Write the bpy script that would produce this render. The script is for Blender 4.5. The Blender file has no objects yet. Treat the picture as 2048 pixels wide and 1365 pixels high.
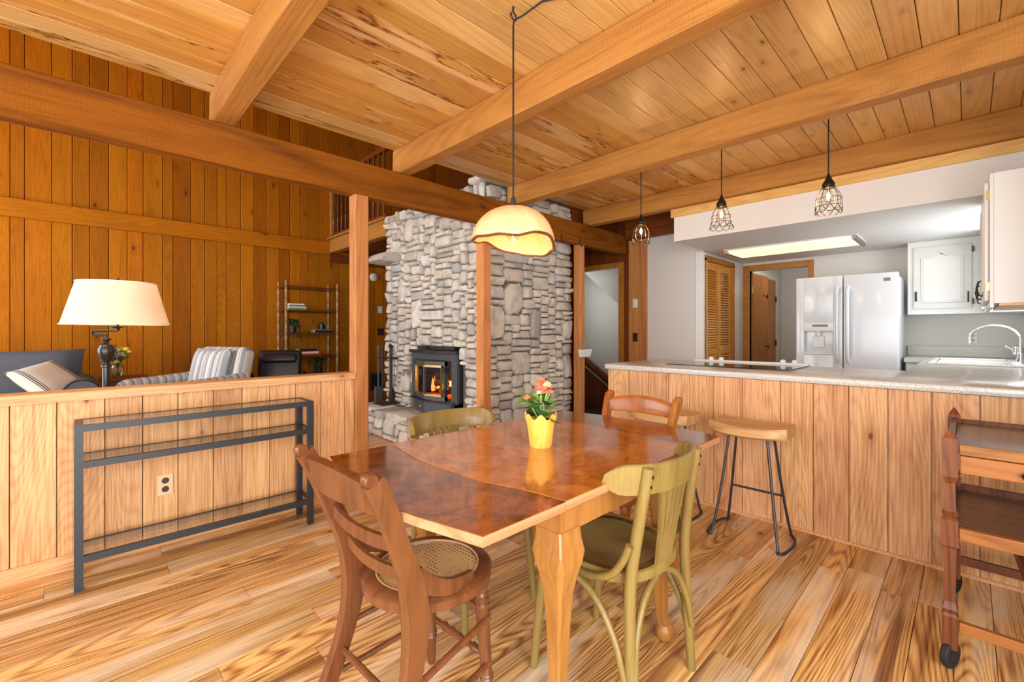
import bpy, bmesh, math, random
from mathutils import Vector, Matrix

sc = bpy.context.scene
COL = sc.collection
rnd = random.Random(11)
PI = math.pi

# ------------------------------------------------------------ camera
# world axes: X runs along the half wall, Y along the ceiling beams, Z up; camera at the origin
cam_d = bpy.data.cameras.new('camera')
cam_d.sensor_width = 36.0
cam_d.lens = 888.0 / 2048.0 * 36.0
cam_d.shift_y = -19.5 / 2048.0
cam_d.clip_start = 0.05
cam = bpy.data.objects.new('camera', cam_d)
COL.objects.link(cam)
cam.location = (0, 0, 1.2)
cam.rotation_euler = (PI / 2, 0, math.radians(45.78 - 90))
sc.camera = cam

# ------------------------------------------------------------ world, daylight, exposure
world = bpy.data.worlds.new('world')
sc.world = world
world.use_nodes = True
wn = world.node_tree
bg = wn.nodes['Background']
bg.inputs[0].default_value = (0.72, 0.84, 1.0, 1)
bg.inputs[1].default_value = 1.2


def window_light(name, loc, rot, sx, sy, power, col=(0.965, 0.99, 1.0)):
    d = bpy.data.lights.new(name, 'AREA')
    d.shape = 'RECTANGLE'
    d.size, d.size_y = sx, sy
    d.energy = power
    d.color = col
    o = bpy.data.objects.new(name, d)
    COL.objects.link(o)
    o.location = loc
    o.rotation_euler = rot
    return o


# daylight of the window walls behind and beside the camera, of the living room and over the sink
window_light('daylight_west', (-1.74, 0.75, 1.25), (0, -PI / 2, 0), 2.2, 3.4, 138)
window_light('daylight_south', (-0.3, -1.24, 1.25), (PI / 2, 0, 0), 2.5, 2.2, 195)
window_light('daylight_living', (-3.44, 5.2, 1.75), (0, -PI / 2, 0), 2.9, 3.2, 300)
window_light('stair_fill', (5.52, 4.72, 1.75), (-PI / 2, 0, 0), 0.36, 0.8, 7)  # fill light added out of view to brighten the stairwell walls
window_light('daylight_sink', (5.35, -0.37, 1.62), (PI / 2, 0, 0), 0.9, 0.9, 19, (0.95, 0.98, 1.0))

vs = sc.view_settings
vs.view_transform = 'Standard'
vs.look = 'None'
vs.gamma = 1.0
vs.use_curve_mapping = False
vs.exposure = -0.2
sc.cycles.use_denoising = True
sc.cycles.max_bounces = 6
sc.cycles.diffuse_bounces = 3
sc.cycles.glossy_bounces = 3
sc.cycles.use_adaptive_sampling = True
sc.cycles.adaptive_threshold = 0.06
sc.cycles.transmission_bounces = 8
sc.cycles.transparent_max_bounces = 16
sc.cycles.sample_clamp_indirect = 8.0
sc.cycles.caustics_reflective = False
sc.cycles.caustics_refractive = False


# ------------------------------------------------------------ node helpers and materials
def s2l(c):
    return tuple(((v / 255.0) / 12.92 if v / 255.0 <= 0.04045 else ((v / 255.0 + 0.055) / 1.055) ** 2.4) for v in c) + (1.0,)


class NT:
    def __init__(self, name):
        self.mat = bpy.data.materials.new(name)
        self.mat.use_nodes = True
        self.t = self.mat.node_tree
        self.b = self.t.nodes['Principled BSDF']

    def n(self, kind, **kw):
        nd = self.t.nodes.new('ShaderNode' + kind)
        for k, v in kw.items():
            if k.startswith('i'):
                key = int(k[1:])
                if isinstance(v, bpy.types.NodeSocket):
                    self.t.links.new(v, nd.inputs[key])
                else:
                    nd.inputs[key].default_value = v
            else:
                setattr(nd, k, v)
        return nd

    def m(self, op, a, b=0.0, c=0.0, clamp=False):
        return self.n('Math', operation=op, use_clamp=clamp, i0=a, i1=b, i2=c).outputs[0]

    def mix(self, f, a, b, mode='MIX'):
        nd = self.n('Mix', data_type='RGBA', blend_type=mode)
        for i, v in ((0, f), (6, a), (7, b)):
            if isinstance(v, bpy.types.NodeSocket):
                self.t.links.new(v, nd.inputs[i])
            else:
                nd.inputs[i].default_value = v
        return nd.outputs[2]

    def ramp(self, f, lo, hi):
        nd = self.n('MapRange', i0=f, i1=lo, i2=hi)
        nd.interpolation_type = 'SMOOTHSTEP'
        return nd.outputs[0]

    def set(self, key, v):
        if isinstance(v, bpy.types.NodeSocket):
            self.t.links.new(v, self.b.inputs[key])
        else:
            self.b.inputs[key].default_value = v

    def bump(self, h, strength, dist=0.002):
        nd = self.n('Bump')
        nd.inputs['Strength'].default_value = strength
        nd.inputs['Distance'].default_value = dist
        self.t.links.new(h, nd.inputs['Height'])
        self.set('Normal', nd.outputs[0])


MATS = {}


def plain(name, rgb, rough=0.5, metal=0.0, **kw):
    k = NT(name)
    k.set('Base Color', s2l(rgb))
    k.set('Roughness', rough)
    k.set('Metallic', metal)
    for a, v in kw.items():
        k.set(a.replace('_', ' '), v)
    MATS[name] = k.mat
    return k.mat


def wood(name, light, dark, line=(70, 38, 15), ring=12, contrast=0.5, streak=0.35, rough=0.45, knot=0.5, var=0.3,
         axis=0, wear=None, spalt=False, coat=0.0, bump=0.0, sx=0.35, sy=3.2, saw=0.0, sharp=2.2, kd=1.0, spec=0.3, heart=0.0):
    k = NT(name)
    tc = k.n('TexCoord').outputs['Object']
    oi = k.n('ObjectInfo').outputs['Random']
    sep = k.n('SeparateXYZ', i0=tc)
    order = [(0, 1, 2), (1, 0, 2), (2, 1, 0)][axis]
    r1 = k.m('MULTIPLY', oi, 53.0)
    gx = k.m('ADD', sep.outputs[order[0]], r1)
    gy = k.m('MULTIPLY_ADD', oi, 17.0, sep.outputs[order[1]])
    gz = k.m('MULTIPLY_ADD', oi, 29.0, sep.outputs[order[2]])

    def vec(a, b, c):
        return k.n('CombineXYZ', i0=k.m('MULTIPLY', gx, a), i1=k.m('MULTIPLY', gy, b), i2=k.m('MULTIPLY', gz, c)).outputs[0]
    na = k.n('TexNoise', i0=vec(sx, sy, sy))
    na.inputs['Scale'].default_value = 1.0
    na.inputs['Detail'].default_value = 1.0
    na.inputs['Distortion'].default_value = 0.3
    w = k.m('SINE', k.m('MULTIPLY', na.outputs[0], ring * 2 * PI))
    w = k.m('POWER', k.m('MULTIPLY_ADD', w, 0.5, 0.5), sharp)
    nb = k.n('TexNoise', i0=vec(3.5, 110, 110))
    nb.inputs['Scale'].default_value = 1.0
    nb.inputs['Detail'].default_value = 2.0
    st = k.ramp(nb.outputs[0], 0.3, 0.75)
    nc = k.n('TexNoise', i0=vec(0.9, 5.0, 5.0))
    nc.inputs['Scale'].default_value = 1.0
    nc.inputs['Detail'].default_value = 2.0
    f = k.m('MULTIPLY_ADD', w, contrast, k.m('MULTIPLY', st, streak))
    f = k.m('MULTIPLY_ADD', k.m('SUBTRACT', nc.outputs[0], 0.5), 0.9, f, clamp=True)
    col = k.mix(f, s2l(light), s2l(dark))
    if wear:
        nw = k.n('TexNoise', i0=vec(0.8, 4.5, 4.5))
        nw.inputs['Scale'].default_value = 1.3
        nw.inputs['Detail'].default_value = 4.0
        col = k.mix(k.m('MULTIPLY', k.ramp(nw.outputs[0], 0.46, 0.68), 0.8), col, s2l(wear))
    if heart:
        nh = k.n('TexNoise', i0=vec(0.35, 9.0, 9.0))
        nh.inputs['Scale'].default_value = 1.0
        nh.inputs['Detail'].default_value = 3.0
        col = k.mix(k.m('MULTIPLY', k.ramp(nh.outputs[0], 0.56, 0.68), heart), col, s2l((96, 46, 18)))
    if spalt:
        ns = k.n('TexNoise', i0=vec(1.6, 13, 13))
        ns.inputs['Scale'].default_value = 1.0
        ns.inputs['Detail'].default_value = 6.0
        nm = k.n('TexNoise', i0=vec(0.6, 3.1, 3.1))
        nm.inputs['Scale'].default_value = 1.0
        msk = k.ramp(nm.outputs[0], 0.46, 0.56)
        d = k.m('ABSOLUTE', k.m('SUBTRACT', ns.outputs[0], 0.52))
        ln = k.m('MULTIPLY', k.m('SUBTRACT', 1.0, k.ramp(d, 0.0, 0.018)), msk)
        pale = k.m('MULTIPLY', k.ramp(ns.outputs[0], 0.52, 0.6), msk)
        col = k.mix(k.m('MULTIPLY', pale, 0.6), col, s2l((228, 188, 140)))
        col = k.mix(k.m('MULTIPLY', ln, 0.9), col, s2l((80, 40, 14)))
    if saw:
        sw = k.n('TexWave', i0=vec(1, 0.8, 0.55))
        sw.inputs['Scale'].default_value = 22.0
        sw.inputs['Distortion'].default_value = 9.0
        sw.inputs['Detail'].default_value = 2.0
        col = k.mix(k.m('MULTIPLY', sw.outputs[1], saw), col, s2l(dark))
    if knot:
        vo = k.n('TexVoronoi', i0=vec(2.0 * kd, 4.2 * kd, 4.2 * kd))
        vo.inputs['Scale'].default_value = 1.0
        pick = k.m('LESS_THAN', k.n('SeparateColor', i0=vo.outputs['Color']).outputs[0], knot)
        km = k.m('MULTIPLY', k.m('SUBTRACT', 1.0, k.ramp(vo.outputs['Distance'], 0.03, 0.09)), pick)
        kh = k.m('MULTIPLY', k.m('SUBTRACT', 1.0, k.ramp(vo.outputs['Distance'], 0.08, 0.26)), pick)
        col = k.mix(k.m('MULTIPLY', kh, 0.45), col, s2l(dark))
        col = k.mix(k.m('MULTIPLY', km, 0.85), col, s2l(line))
    r2 = k.m('FRACT', k.m('MULTIPLY', oi, 91.7))
    hs = k.n('HueSaturation', i4=col)
    k.t.links.new(k.m('MULTIPLY_ADD', oi, var, 1.0 - var / 2), hs.inputs['Value'])
    k.t.links.new(k.m('MULTIPLY_ADD', r2, 0.008, 0.496), hs.inputs['Hue'])
    k.set('Base Color', hs.outputs[0])
    k.set('Roughness', rough)
    k.set('Specular IOR Level', spec)
    if coat:
        k.set('Coat Weight', coat)
        k.set('Coat Roughness', 0.12)
    if bump:
        k.bump(k.m('MULTIPLY_ADD', w, 0.4, st), bump, 0.0015)
    MATS[name] = k.mat
    return k.mat


wood('far_wall_wood', (184, 110, 14), (134, 72, 6), (70, 36, 8), knot=0.6, var=0.5, ring=50, contrast=0.22, streak=0.4, rough=0.6, kd=1.3, spec=0.12)
wood('half_wall_wood', (220, 170, 120), (166, 108, 62), (100, 56, 28), knot=0.6, var=0.24, ring=60, contrast=0.22, streak=0.6, rough=0.5, kd=1.7)
wood('peninsula_wood', (222, 172, 124), (158, 102, 58), (84, 46, 24), knot=0.5, var=0.18, ring=60, contrast=0.22, streak=0.6, rough=0.5, kd=1.5)
wood('floor_wood', (230, 182, 114), (142, 84, 38), (46, 22, 10), knot=0.5, var=0.4, ring=70, contrast=0.62, streak=0.55, rough=0.3, heart=0.75, spec=0.5,
     wear=(226, 206, 178), bump=0.2, sx=0.22, sy=3.2, sharp=2.0, kd=1.2)
wood('ceiling_wood', (218, 172, 106), (174, 118, 54), (104, 56, 24), knot=0.8, var=0.2, ring=24, contrast=0.25, streak=0.25, rough=0.33, kd=2.0, spec=0.5)
wood('spalted_wood', (202, 146, 72), (154, 98, 40), (96, 50, 20), knot=0.5, var=0.18, ring=20, contrast=0.2, streak=0.25, rough=0.42, spalt=True, kd=1.7)
wood('beam_wood', (186, 128, 60), (138, 82, 32), (66, 36, 18), knot=0.4, var=0.1, ring=14, contrast=0.25, rough=0.6, bump=0.35, saw=0.2)
wood('header_wood', (146, 82, 12), (88, 44, 6), (60, 32, 12), knot=0.5, var=0.1, ring=8, contrast=0.4, rough=0.7, spec=0.15, bump=0.3, saw=0.15)
wood('post_wood', (200, 136, 78), (150, 90, 46), (74, 40, 24), knot=0.2, var=0.2, ring=14, contrast=0.3, rough=0.5)
wood('red_wood', (130, 66, 22), (84, 38, 12), (46, 20, 8), knot=0.2, var=0.3, ring=16, contrast=0.3)
wood('table_edge_wood', (188, 138, 98), (150, 102, 64), knot=0.0, var=0.05, ring=10, rough=0.4)
wood('table_leg_wood', (166, 114, 56), (128, 80, 34), knot=0.0, var=0.08, ring=12, contrast=0.3, rough=0.28, axis=2, coat=0.3)
wood('chair_wood', (114, 68, 38), (74, 40, 20), knot=0.0, var=0.06, ring=12, contrast=0.3, rough=0.3, axis=2, coat=0.3)
wood('honey_chair_wood', (160, 94, 36), (112, 60, 22), (60, 30, 12), knot=0.3, var=0.1, ring=10, contrast=0.35, rough=0.28, axis=2, coat=0.3)
wood('olive_wood', (138, 116, 62), (104, 82, 38), knot=0.0, var=0.08, ring=8, contrast=0.3, rough=0.35, axis=2, coat=0.2)
wood('olive_seat_wood', (104, 80, 32), (72, 52, 18), knot=0.0, var=0.08, ring=12, contrast=0.35, rough=0.28, axis=0, coat=0.3)
wood('stool_wood', (204, 164, 112), (164, 120, 74), knot=0.0, var=0.12, ring=14, contrast=0.35, rough=0.42, axis=1)
wood('cart_wood', (118, 66, 34), (66, 34, 18), (40, 20, 12), knot=0.1, var=0.15, ring=20, contrast=0.45, rough=0.35, axis=2)
wood('cart_rail_wood', (160, 102, 50), (108, 64, 30), (60, 30, 16), knot=0.1, var=0.15, ring=22, contrast=0.4, rough=0.38, axis=1)
wood('cart_tray_wood', (112, 74, 56), (78, 46, 32), knot=0.0, var=0.1, ring=12, contrast=0.4, rough=0.22, axis=1)
wood('door_wood', (186, 122, 48), (142, 82, 26), knot=0.05, var=0.15, ring=18, contrast=0.3, rough=0.4, axis=2)
wood('louver_wood', (214, 150, 66), (176, 108, 38), knot=0.0, var=0.2, ring=14, contrast=0.3, rough=0.42)
wood('shade_wood', (236, 190, 140), (214, 156, 104), (150, 92, 60), knot=0.0, var=0.0, ring=10, contrast=0.25, rough=0.45, axis=2)
wood('log_wood', (90, 60, 40), (40, 26, 18), knot=0.0, rough=0.9)


def burl(name, light, dark, deep):
    k = NT(name)
    tc = k.n('TexCoord').outputs['Object']
    n1 = k.n('TexNoise', i0=tc)
    n1.inputs['Scale'].default_value = 7.0
    n1.inputs['Detail'].default_value = 7.0
    n1.inputs['Roughness'].default_value = 0.62
    n1.inputs['Distortion'].default_value = 1.6
    n2 = k.n('TexNoise', i0=tc)
    n2.inputs['Scale'].default_value = 38.0
    n2.inputs['Detail'].default_value = 4.0
    n2.inputs['Distortion'].default_value = 2.5
    c = k.mix(k.ramp(n1.outputs[0], 0.36, 0.68), s2l(light), s2l(dark))
    c = k.mix(k.m('MULTIPLY', k.ramp(n2.outputs[0], 0.48, 0.75), 0.5), c, s2l(deep))
    k.set('Base Color', c)
    k.set('Roughness', 0.13)
    k.set('Coat Weight', 0.6)
    k.set('Coat Roughness', 0.06)
    MATS[name] = k.mat


burl('burl_wood', (192, 118, 48), (156, 88, 32), (116, 60, 20))
burl('dark_burl_wood', (146, 80, 32), (92, 46, 18), (62, 28, 10))


def paint(name, rgb, rough=0.6, scale=180.0, strength=0.12):
    k = NT(name)
    nz = k.n('TexNoise', i0=k.n('TexCoord').outputs['Object'])
    nz.inputs['Scale'].default_value = scale
    nz.inputs['Detail'].default_value = 2.0
    k.set('Base Color', s2l(rgb))
    k.set('Roughness', rough)
    k.bump(nz.outputs[0], strength, 0.001)
    MATS[name] = k.mat


paint('white_wall', (219, 215, 208))
paint('soffit_white', (222, 220, 217), scale=60, strength=0.2)
paint('cabinet_white', (228, 227, 223), rough=0.35, scale=20, strength=0.03)
paint('fridge_white', (216, 219, 223), rough=0.16, scale=300, strength=0.02)
paint('iron_grey', (70, 72, 76), rough=0.5, scale=240, strength=0.15)
paint('iron_black', (34, 33, 34), rough=0.55, scale=240, strength=0.15)
paint('black_metal', (40, 43, 48), rough=0.42, scale=260, strength=0.06)
paint('bronze', (30, 25, 23), rough=0.28, scale=120, strength=0.08)
plain('dark_gap', (40, 22, 10), 0.9)
plain('stone_core', (104, 97, 88), 0.95)
plain('brass', (206, 182, 120), 0.3, 0.9)
plain('chrome', (225, 228, 232), 0.08, 1.0)
plain('steel', (150, 146, 140), 0.3, 0.9)
plain('white_plastic', (228, 229, 228), 0.4)
plain('beige_plastic', (214, 180, 140), 0.4)
plain('brown_plastic', (58, 36, 28), 0.4)
plain('black_rubber', (24, 24, 26), 0.7)
plain('cooktop_glass', (16, 16, 18), 0.06)
plain('black_leather', (28, 28, 32), 0.42)
plain('sink_white', (244, 243, 240), 0.15)
plain('soil', (70, 46, 34), 0.95)
plain('leaf_green', (62, 110, 52), 0.4)
plain('leaf_dark', (34, 66, 34), 0.4)
plain('leaf_pale', (132, 164, 84), 0.45)
plain('petal_coral', (246, 140, 104), 0.6)
plain('petal_yellow', (240, 196, 60), 0.6)
plain('petal_purple', (150, 50, 110), 0.6)
plain('petal_cream', (246, 226, 170), 0.6)
plain('book_white', (232, 230, 224), 0.6)
plain('book_green', (96, 160, 60), 0.6)
plain('book_black', (30, 30, 32), 0.5)
plain('book_red', (178, 60, 50), 0.5)
plain('book_grey', (120, 116, 112), 0.5)
plain('pot_dark', (34, 34, 38), 0.35)
plain('light_lens', (255, 244, 220), 0.5)

k = NT('glass'); k.set('Base Color', (0.93, 0.97, 0.95, 1)); k.set('Roughness', 0.02); k.set('Transmission Weight', 1.0); k.set('IOR', 1.45)
MATS['glass'] = k.mat


def pane_mat(name, tint, gloss):
    """thin pane: clear with a reflection that rises at grazing angles"""
    k = NT(name)
    k.t.nodes.remove(k.b)
    tr = k.n('BsdfTransparent', i0=tint)
    gl = k.n('BsdfGlossy')
    gl.inputs['Roughness'].default_value = 0.02
    fr = k.n('LayerWeight', i0=gloss)
    mx = k.n('MixShader', i0=fr.outputs[1], i1=tr.outputs[0], i2=gl.outputs[0])
    k.t.links.new(mx.outputs[0], k.t.nodes['Material Output'].inputs[0])
    MATS[name] = k.mat


pane_mat('thin_glass', (0.93, 0.96, 0.95, 1), 0.25)
pane_mat('smoke_glass', (0.55, 0.53, 0.52, 1), 0.2)
pane_mat('bulb_glass', (1.0, 0.93, 0.82, 1), 0.12)


def emit(name, rgb, strength):
    k = NT(name)
    k.set('Base Color', s2l(rgb))
    k.set('Emission Color', s2l(rgb))
    k.set('Emission Strength', strength)
    MATS[name] = k.mat


emit('filament', (255, 176, 80), 220.0)
emit('tube_light', (255, 232, 190), 1.25)
emit('flame', (255, 130, 40), 2.2)
emit('flame_core', (255, 190, 100), 5.0)
emit('ember', (200, 50, 10), 2.5)

# stone: every stone its own grey, tan or rust, with a rough face
k = NT('stone')
tc = k.n('TexCoord').outputs['Object']
oi = k.n('ObjectInfo').outputs['Random']
off = k.n('VectorMath', operation='ADD', i0=tc, i1=k.n('CombineXYZ', i0=k.m('MULTIPLY', oi, 40.0), i1=oi, i2=oi).outputs[0]).outputs[0]
n1 = k.n('TexNoise', i0=off); n1.inputs['Scale'].default_value = 9.0; n1.inputs['Detail'].default_value = 4.0
n2 = k.n('TexNoise', i0=off); n2.inputs['Scale'].default_value = 60.0; n2.inputs['Detail'].default_value = 3.0
cr = k.n('ValToRGB', i0=oi)
cr.color_ramp.interpolation = 'LINEAR'
els = cr.color_ramp.elements
els[0].position = 0.0; els[0].color = s2l((176, 168, 156))
els[1].position = 1.0; els[1].color = s2l((206, 199, 188))
for pos, c in ((0.2, (214, 199, 174)), (0.36, (190, 183, 174)), (0.5, (222, 211, 194)), (0.62, (152, 149, 148)), (0.74, (204, 188, 162)), (0.86, (192, 172, 150)), (0.93, (196, 193, 190))):
    e = els.new(pos); e.color = s2l(c)
cl = k.mix(k.m('MULTIPLY', k.ramp(n1.outputs[0], 0.42, 0.7), 0.6), cr.outputs[0], s2l((136, 130, 123)))
cl = k.mix(k.m('MULTIPLY', k.ramp(n1.outputs[0], 0.3, 0.42), -0.35), cl, s2l((214, 206, 192)))
cl = k.mix(k.m('MULTIPLY', n2.outputs[0], 0.35), cl, s2l((206, 198, 184)))
hs = k.n('HueSaturation', i4=cl); hs.inputs['Saturation'].default_value = 0.72; hs.inputs['Value'].default_value = 1.04
k.set('Base Color', hs.outputs[0]); k.set('Roughness', 0.9)
k.bump(k.m('MULTIPLY_ADD', n2.outputs[0], 0.5, n1.outputs[0]), 0.7, 0.012)
MATS['stone'] = k.mat

# speckled laminate
k = NT('laminate')
nz = k.n('TexNoise', i0=k.n('TexCoord').outputs['Object']); nz.inputs['Scale'].default_value = 150.0; nz.inputs['Detail'].default_value = 3.0
k.set('Base Color', k.mix(k.ramp(nz.outputs[0], 0.4, 0.65), s2l((206, 204, 199)), s2l((184, 179, 170))))
k.set('Roughness', 0.2)
MATS['laminate'] = k.mat

# woven cane with open holes
k = NT('cane')
mp = k.n('Mapping', i0=k.n('TexCoord').outputs['Object']); mp.inputs['Scale'].default_value = (1, 1, 1)
sp = k.n('SeparateXYZ', i0=mp.outputs[0])
hx = k.m('PINGPONG', k.m('MULTIPLY', sp.outputs[0], 1.0), 0.0075)
hy = k.m('PINGPONG', k.m('MULTIPLY', sp.outputs[1], 1.0), 0.0075)
hole = k.m('MULTIPLY', k.m('GREATER_THAN', hx, 0.0038), k.m('GREATER_THAN', hy, 0.0038))
k.set('Base Color', k.mix(hx, s2l((206, 168, 112)), s2l((176, 136, 84))))
k.set('Roughness', 0.6)
k.set('Alpha', k.m('SUBTRACT', 1.0, hole))
MATS['cane'] = k.mat


def stripes(name, base, cols, axis=0, scale=1.0, rough=0.85):
    k = NT(name)
    sp = k.n('SeparateXYZ', i0=k.n('TexCoord').outputs['Object'])
    v = k.m('FRACT', k.m('MULTIPLY', sp.outputs[axis], scale))
    col = s2l(base)
    for lo, hi, c in cols:
        msk = k.m('MULTIPLY', k.m('GREATER_THAN', v, lo), k.m('LESS_THAN', v, hi))
        col = k.mix(msk, col, s2l(c))
    nz = k.n('TexNoise', i0=k.n('TexCoord').outputs['Object']); nz.inputs['Scale'].default_value = 320.0
    k.set('Base Color', col)
    k.set('Roughness', rough)
    k.bump(nz.outputs[0], 0.25, 0.002)
    MATS[name] = k.mat


stripes('striped_fabric', (206, 206, 204), [(0.05, 0.2, (142, 150, 162)), (0.26, 0.3, (158, 150, 140)), (0.36, 0.5, (226, 224, 218)), (0.55, 0.72, (158, 166, 176)), (0.8, 0.84, (120, 128, 140))], 1, 6.5)
stripes('striped_cushion', (206, 206, 204), [(0.05, 0.2, (142, 150, 162)), (0.26, 0.3, (158, 150, 140)), (0.36, 0.5, (226, 224, 218)), (0.55, 0.72, (158, 166, 176)), (0.8, 0.84, (120, 128, 140))], 0, 5.0)
stripes('pillow_fabric', (228, 222, 210), [(0.3, 0.315, (60, 66, 82)), (0.33, 0.35, (60, 66, 82)), (0.365, 0.38, (60, 66, 82)), (0.58, 0.595, (60, 66, 82)), (0.61, 0.63, (60, 66, 82)), (0.645, 0.66, (60, 66, 82))], 0, 2.4)
stripes('navy_fabric', (94, 100, 112), [(0.0, 0.001, (60, 66, 80))], 0, 1.0)
stripes('bamboo', (150, 116, 80), [(0.0, 0.06, (70, 46, 30)), (0.5, 0.75, (172, 138, 98))], 2, 6.0, 0.4)
stripes('pot_paper', (246, 190, 84), [(0.1, 0.3, (240, 178, 66)), (0.55, 0.65, (236, 172, 60))], 0, 60.0, 0.6)
stripes('shoji_cream', (240, 226, 206), [(0.0, 0.0, (240, 226, 206))], 0, 1.0)

k = NT('lamp_shade_cloth')
k.t.nodes.remove(k.b)
df = k.n('BsdfDiffuse', i0=s2l((250, 240, 222)))
tl = k.n('BsdfTranslucent', i0=s2l((255, 236, 208)))
mx = k.n('MixShader', i0=0.5, i1=df.outputs[0], i2=tl.outputs[0])
k.t.links.new(mx.outputs[0], k.t.nodes['Material Output'].inputs[0])
MATS['lamp_shade_cloth'] = k.mat


# ------------------------------------------------------------ geometry helpers
class MB:
    """collects faces; build() links them as one mesh object"""

    def __init__(self):
        self.v, self.f = [], []

    def add(self, vs, fs):
        b = len(self.v)
        self.v += [tuple(p) for p in vs]
        self.f += [tuple(i + b for i in q) for q in fs]
        return self

    def box(self, x0, x1, y0, y1, z0, z1):
        return self.add([(x0, y0, z0), (x1, y0, z0), (x1, y1, z0), (x0, y1, z0), (x0, y0, z1), (x1, y0, z1), (x1, y1, z1), (x0, y1, z1)],
                        [(3, 2, 1, 0), (4, 5, 6, 7), (0, 1, 5, 4), (1, 2, 6, 5), (2, 3, 7, 6), (3, 0, 4, 7)])

    def rbox(self, x0, x1, y0, y1, z0, z1, r=0.02, seg=2):
        bm = bmesh.new()
        bmesh.ops.create_cube(bm, size=1.0)
        for v in bm.verts:
            v.co = Vector(((x0 + x1) / 2 + v.co.x * (x1 - x0), (y0 + y1) / 2 + v.co.y * (y1 - y0), (z0 + z1) / 2 + v.co.z * (z1 - z0)))
        r = min(r, 0.49 * min(x1 - x0, y1 - y0, z1 - z0))
        bmesh.ops.bevel(bm, geom=list(bm.edges), offset=r, segments=seg, profile=0.5, affect='EDGES')
        bm.verts.ensure_lookup_table()
        for i, v in enumerate(bm.verts):
            v.index = i
        self.add([v.co.copy() for v in bm.verts], [[v.index for v in f.verts] for f in bm.faces])
        bm.free()
        return self

    def loft(self, rings, closed=True, caps=True, loop=False):
        n = len(rings[0])
        b = len(self.v)
        for r in rings:
            self.v += [tuple(p) for p in r]
        m = len(rings)
        for i in range(m if loop else m - 1):
            j2 = (i + 1) % m
            for j in range(n if closed else n - 1):
                k2 = (j + 1) % n
                self.f.append((b + i * n + j, b + i * n + k2, b + j2 * n + k2, b + j2 * n + j))
        if caps and not loop:
            self.f.append(tuple(b + j for j in range(n - 1, -1, -1)))
            self.f.append(tuple(b + (m - 1) * n + j for j in range(n)))
        return self

    def tube(self, pts, r, n=8, loop=False, sec=None, up=None):
        """sweep a circle (or the polygon sec, in side / up units) along pts"""
        P = [Vector(p) for p in pts]
        m = len(P)
        rings, side = [], None
        for i in range(m):
            a = P[(i - 1) % m] if (loop or i > 0) else P[i]
            c = P[(i + 1) % m] if (loop or i < m - 1) else P[i]
            t = (c - a).normalized()
            if up is not None:
                s = t.cross(Vector(up))
                if s.length < 1e-4:
                    s = side
                s = s.normalized()
            else:
                if side is None:
                    s = t.orthogonal().normalized()
                else:
                    s = (side - t * side.dot(t))
                    s = s.normalized() if s.length > 1e-5 else t.orthogonal().normalized()
            side = s
            u = s.cross(t)
            rr = r[i] if isinstance(r, (list, tuple)) else r
            if sec:
                rings.append([P[i] + s * (q[0] * rr) + u * (q[1] * rr) for q in sec])
            else:
                rings.append([P[i] + (s * math.cos(2 * PI * j / n) + u * math.sin(2 * PI * j / n)) * rr for j in range(n)])
        return self.loft(rings, True, True, loop)

    def lathe(self, prof, n=20, c=(0, 0, 0), sq=1.0):
        rings = []
        for r, z in prof:
            r = max(r, 1e-4)
            rings.append([(c[0] + r * math.cos(2 * PI * j / n), c[1] + sq * r * math.sin(2 * PI * j / n), c[2] + z) for j in range(n)])
        return self.loft(rings)

    def prism(self, poly, z0, z1):
        n = len(poly)
        return self.loft([[(p[0], p[1], z0) for p in poly], [(p[0], p[1], z1) for p in poly]])

    def ico(self, c, r, sub=1, sq=(1, 1, 1)):
        bm = bmesh.new()
        bmesh.ops.create_icosphere(bm, subdivisions=sub, radius=1.0)
        bm.verts.ensure_lookup_table()
        self.add([(c[0] + v.co.x * r * sq[0], c[1] + v.co.y * r * sq[1], c[2] + v.co.z * r * sq[2]) for v in bm.verts], [[v.index for v in f.verts] for f in bm.faces])
        bm.free()
        return self

    def xf(self, M, start=0):
        self.v = self.v[:start] + [tuple(M @ Vector(p)) for p in self.v[start:]]
        return self

    def mesh(self, name, mat, smooth=False):
        me = bpy.data.meshes.new(name)
        me.from_pydata(self.v, [], self.f)
        bm = bmesh.new()
        bm.from_mesh(me)
        bmesh.ops.recalc_face_normals(bm, faces=list(bm.faces))
        bm.to_mesh(me)
        bm.free()
        me.materials.append(MATS[mat])
        if smooth:
            me.polygons.foreach_set('use_smooth', [True] * len(me.polygons))
            me.set_sharp_from_angle(angle=math.radians(42))
        me.update()
        return me

    def build(self, name, mat, parent=None, smooth=False, label=None):
        o = bpy.data.objects.new(name, self.mesh(name, mat, smooth))
        COL.objects.link(o)
        o.parent = parent
        if label:
            o['label'] = label
        return o


def tag(o, label, cat, group=None):
    o['label'] = label
    o['category'] = cat
    if group:
        o['group'] = group
    return o


def thing(name, label, cat, loc=(0, 0, 0), rz=0.0, group=None):
    o = bpy.data.objects.new(name, None)
    o.empty_display_size = 0.1
    COL.objects.link(o)
    o.location = loc
    o.rotation_euler = (0, 0, rz)
    return tag(o, label, cat, group)


def copy_thing(src, label, loc, rz=0.0):
    def rec(o, par):
        c = o.copy()
        COL.objects.link(c)
        c.parent = par
        for ch in list(o.children):
            rec(ch, c)
        return c
    r = rec(src, None)
    r.location = loc
    r.rotation_euler = (0, 0, rz)
    r['label'] = label
    return r


def structure(mb, name, mat, parent=None):
    o = mb.build(name, mat, parent)
    if parent is None:
        o['kind'] = 'structure'
    return o


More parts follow.
